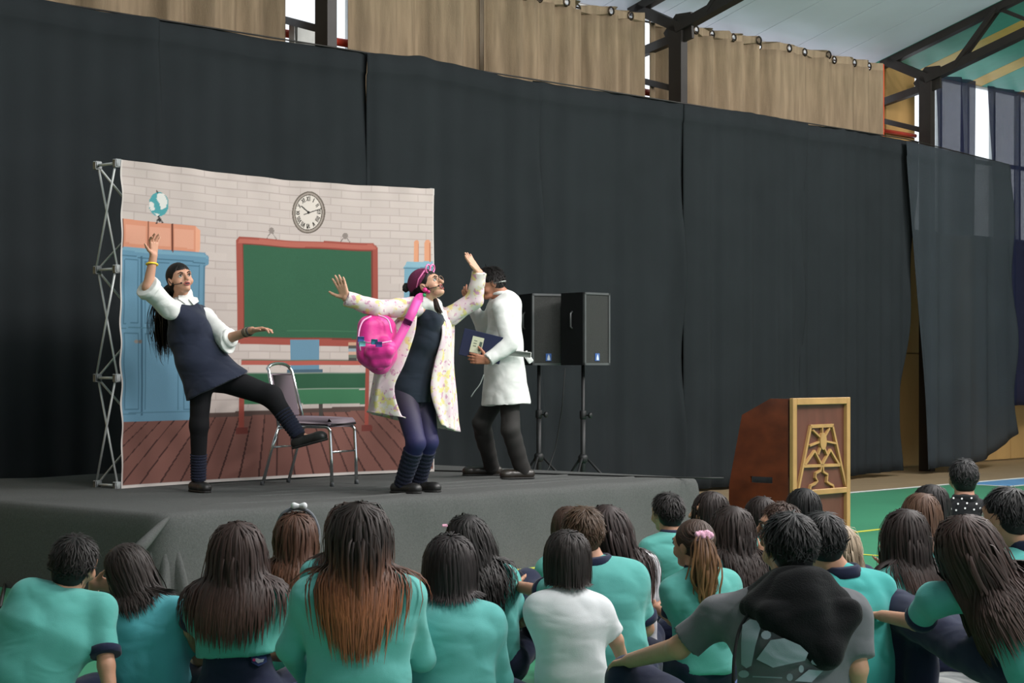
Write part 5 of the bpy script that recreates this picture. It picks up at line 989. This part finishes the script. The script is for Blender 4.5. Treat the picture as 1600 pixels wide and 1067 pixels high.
G1, G2 = '#8f9aa3', '#7e8890'
el = lambda x, y, a, b, t=0: [(x+a*math.cos(q)*math.cos(t)-b*math.sin(q)*math.sin(t), y+a*math.cos(q)*math.sin(t)+b*math.sin(q)*math.cos(t)) for q in np.linspace(0, 6.283, 10, endpoint=False)]
for pl, c in (([(1160, 976), (1172, 967), (1184, 970), (1188, 982), (1180, 1010), (1174, 1040), (1166, 1044), (1158, 1038), (1158, 1005)], G1), (el(1162, 1053, 8.5, 6), G1), (el(1198, 974, 10, 6, .3), G2), (el(1197, 992, 8, 7), G1),
              ([(1182, 1030), (1204, 1000), (1225, 997), (1250, 1008), (1263, 1020), (1258, 1032), (1230, 1038), (1208, 1043)], G1), ([(1272, 1012), (1284, 1000), (1299, 984), (1299, 1012), (1290, 1020), (1276, 1017)], G1), (el(1279, 1034, 12, 6), G2), (el(1252, 1045, 4, 6), G1),
              ([(1242, 1064), (1264, 1046), (1286, 1048), (1268, 1066)], G1), ([(1176, 1056), (1222, 1058), (1222, 1060), (1176, 1058)], G2), (el(1234, 1058, 5, 6), G2)):
    decal(pl, c, i17['shirt'])
# white dots on the man's black shirt
for k, (x, y) in enumerate([(1482, 786), (1490, 778), (1497, 787), (1503, 779), (1511, 786), (1518, 778), (1526, 787), (1486, 795), (1508, 794), (1522, 796), (1532, 794), (1476, 793), (1494, 797)]): decal(el(x, y, 1.5, 1.5), '#d9d9d9', i22['shirt'], i22['B'], 11.6, name='dot', nsub=1)
# patch on the navy trousers
decal([(392, 1018), (416, 1017), (417, 1034), (404, 1041), (393, 1035)], '#34406e', i3['trousers'], i3['G'], 7.6, .004, 'embroidered_patch', 3); decal([(394, 1020), (415, 1019), (415, 1023), (394, 1024)], '#6d2f52', i3['trousers'], i3['G'], 7.6, .006, 'patch_band', 2); decal([(396, 1030), (401, 1028), (407, 1030), (413, 1029), (411, 1034), (403, 1036)], '#b9bccb', i3['trousers'], i3['G'], 7.6, .006, 'patch_mark', 2); decal(el(397, 1031, 2.5, 2.5), '#c0396e', i3['trousers'], i3['G'], 7.6, .007, 'patch_dot', 1)
# ponytail and scrunchie
R, C, Lh = i12['R'], i12['C'], i12['Lh']; tie = at(1099, 838, 8.47)
strands(b12, [tie, at(1103, 862, 8.44), at(1104, 892, 8.42), at(1102, 925, 8.42), at(1101, 948, 8.42)], 220, [.016, .04, .05, .042, .02], .006, '#5a3d29', '#8a633f', seed=5, wave=.014)
V, Q = Field(.004).ell(tie, (.036, .03, .027), k=.01).ell(tie+[.02, -.01, .012], (.018, .018, .016), k=.012).ell(tie+[-.022, -.01, .008], (.018, .018, .016), k=.012).ell(tie+[0, -.015, -.014], (.02, .016, .014), k=.012).mesh(wr=.005, wf=130, seed=2); obj('scrunchie', (V, Q), cloth('#dfa9c0', 'satin'), b12)
# headband with bow
b4 = by('girl with wavy light brown hair, grey headband and white bow'); C = at(464, 843, 8.7); v = np.array([-.8, 13.4])-C[:2]; R = yawf(math.degrees(math.atan2(-v[0], v[1]))); L = lambda x, y, z: C+np.array([x, y, z])*.95@R
hb = obj('headband', tube(spline([L(-.1, .0, -.02), L(-.098, .01, .05), L(-.065, .0, .122), L(0, .0, .148), L(.065, .0, .122), L(.098, .01, .05), L(.1, 0, -.02)], 26), .009, 8), cloth('#6f7278', 'headband'), b4)
for sg in (-1, 1): obj('bow_loop', Field(.004).cone(L(.012, -.01, .158), L(.012+sg*.024, -.014, .16), .008, .014, .004, R[2], 1.1).mesh(), cloth('#e3e4e6', 'ribbon'), hb)
# small clip of the girl with wavy black hair
b7 = by('girl with long wavy black hair falling to her right, near the stage'); obj('hair_clip', box(at(695, 821, 8.42), .012, .008, .006, None, .003), cloth('#d9a3b8', 'clip'), b7)
# things the front rows sit on
M_mat = mat('blue_gym_mat', '#4a639a', .7, .06, 3, bump=.1, bscale=60); mt = obj('gym_mat', box((1.35, 9.05, .02), 1.15, .5, .02, None, .012), M_mat); tag(mt, 'flat blue gym mat on the court beneath the children at the right', 'mat')
m = mat('blanket_weave', '#b9bab8', .95, .25, 7, bump=.3, bscale=160, col2='#6f7274'); V, Q = gridmesh(lambda u, v: np.array([1.45+1.35*u, 7.3+1.2*v, .16+.03*math.sin(9*u+4*v)+.02*math.sin(17*u-5*v)]), np.linspace(0, 1, 40), np.linspace(0, 1, 30)); bl = obj('blanket', (V, Q), m, sol=.02); tag(bl, 'crumpled pale grey patterned blanket under the girl reaching left', 'blanket')
for o in bpy.data.objects:
    if '_o' in o: del o['_o']
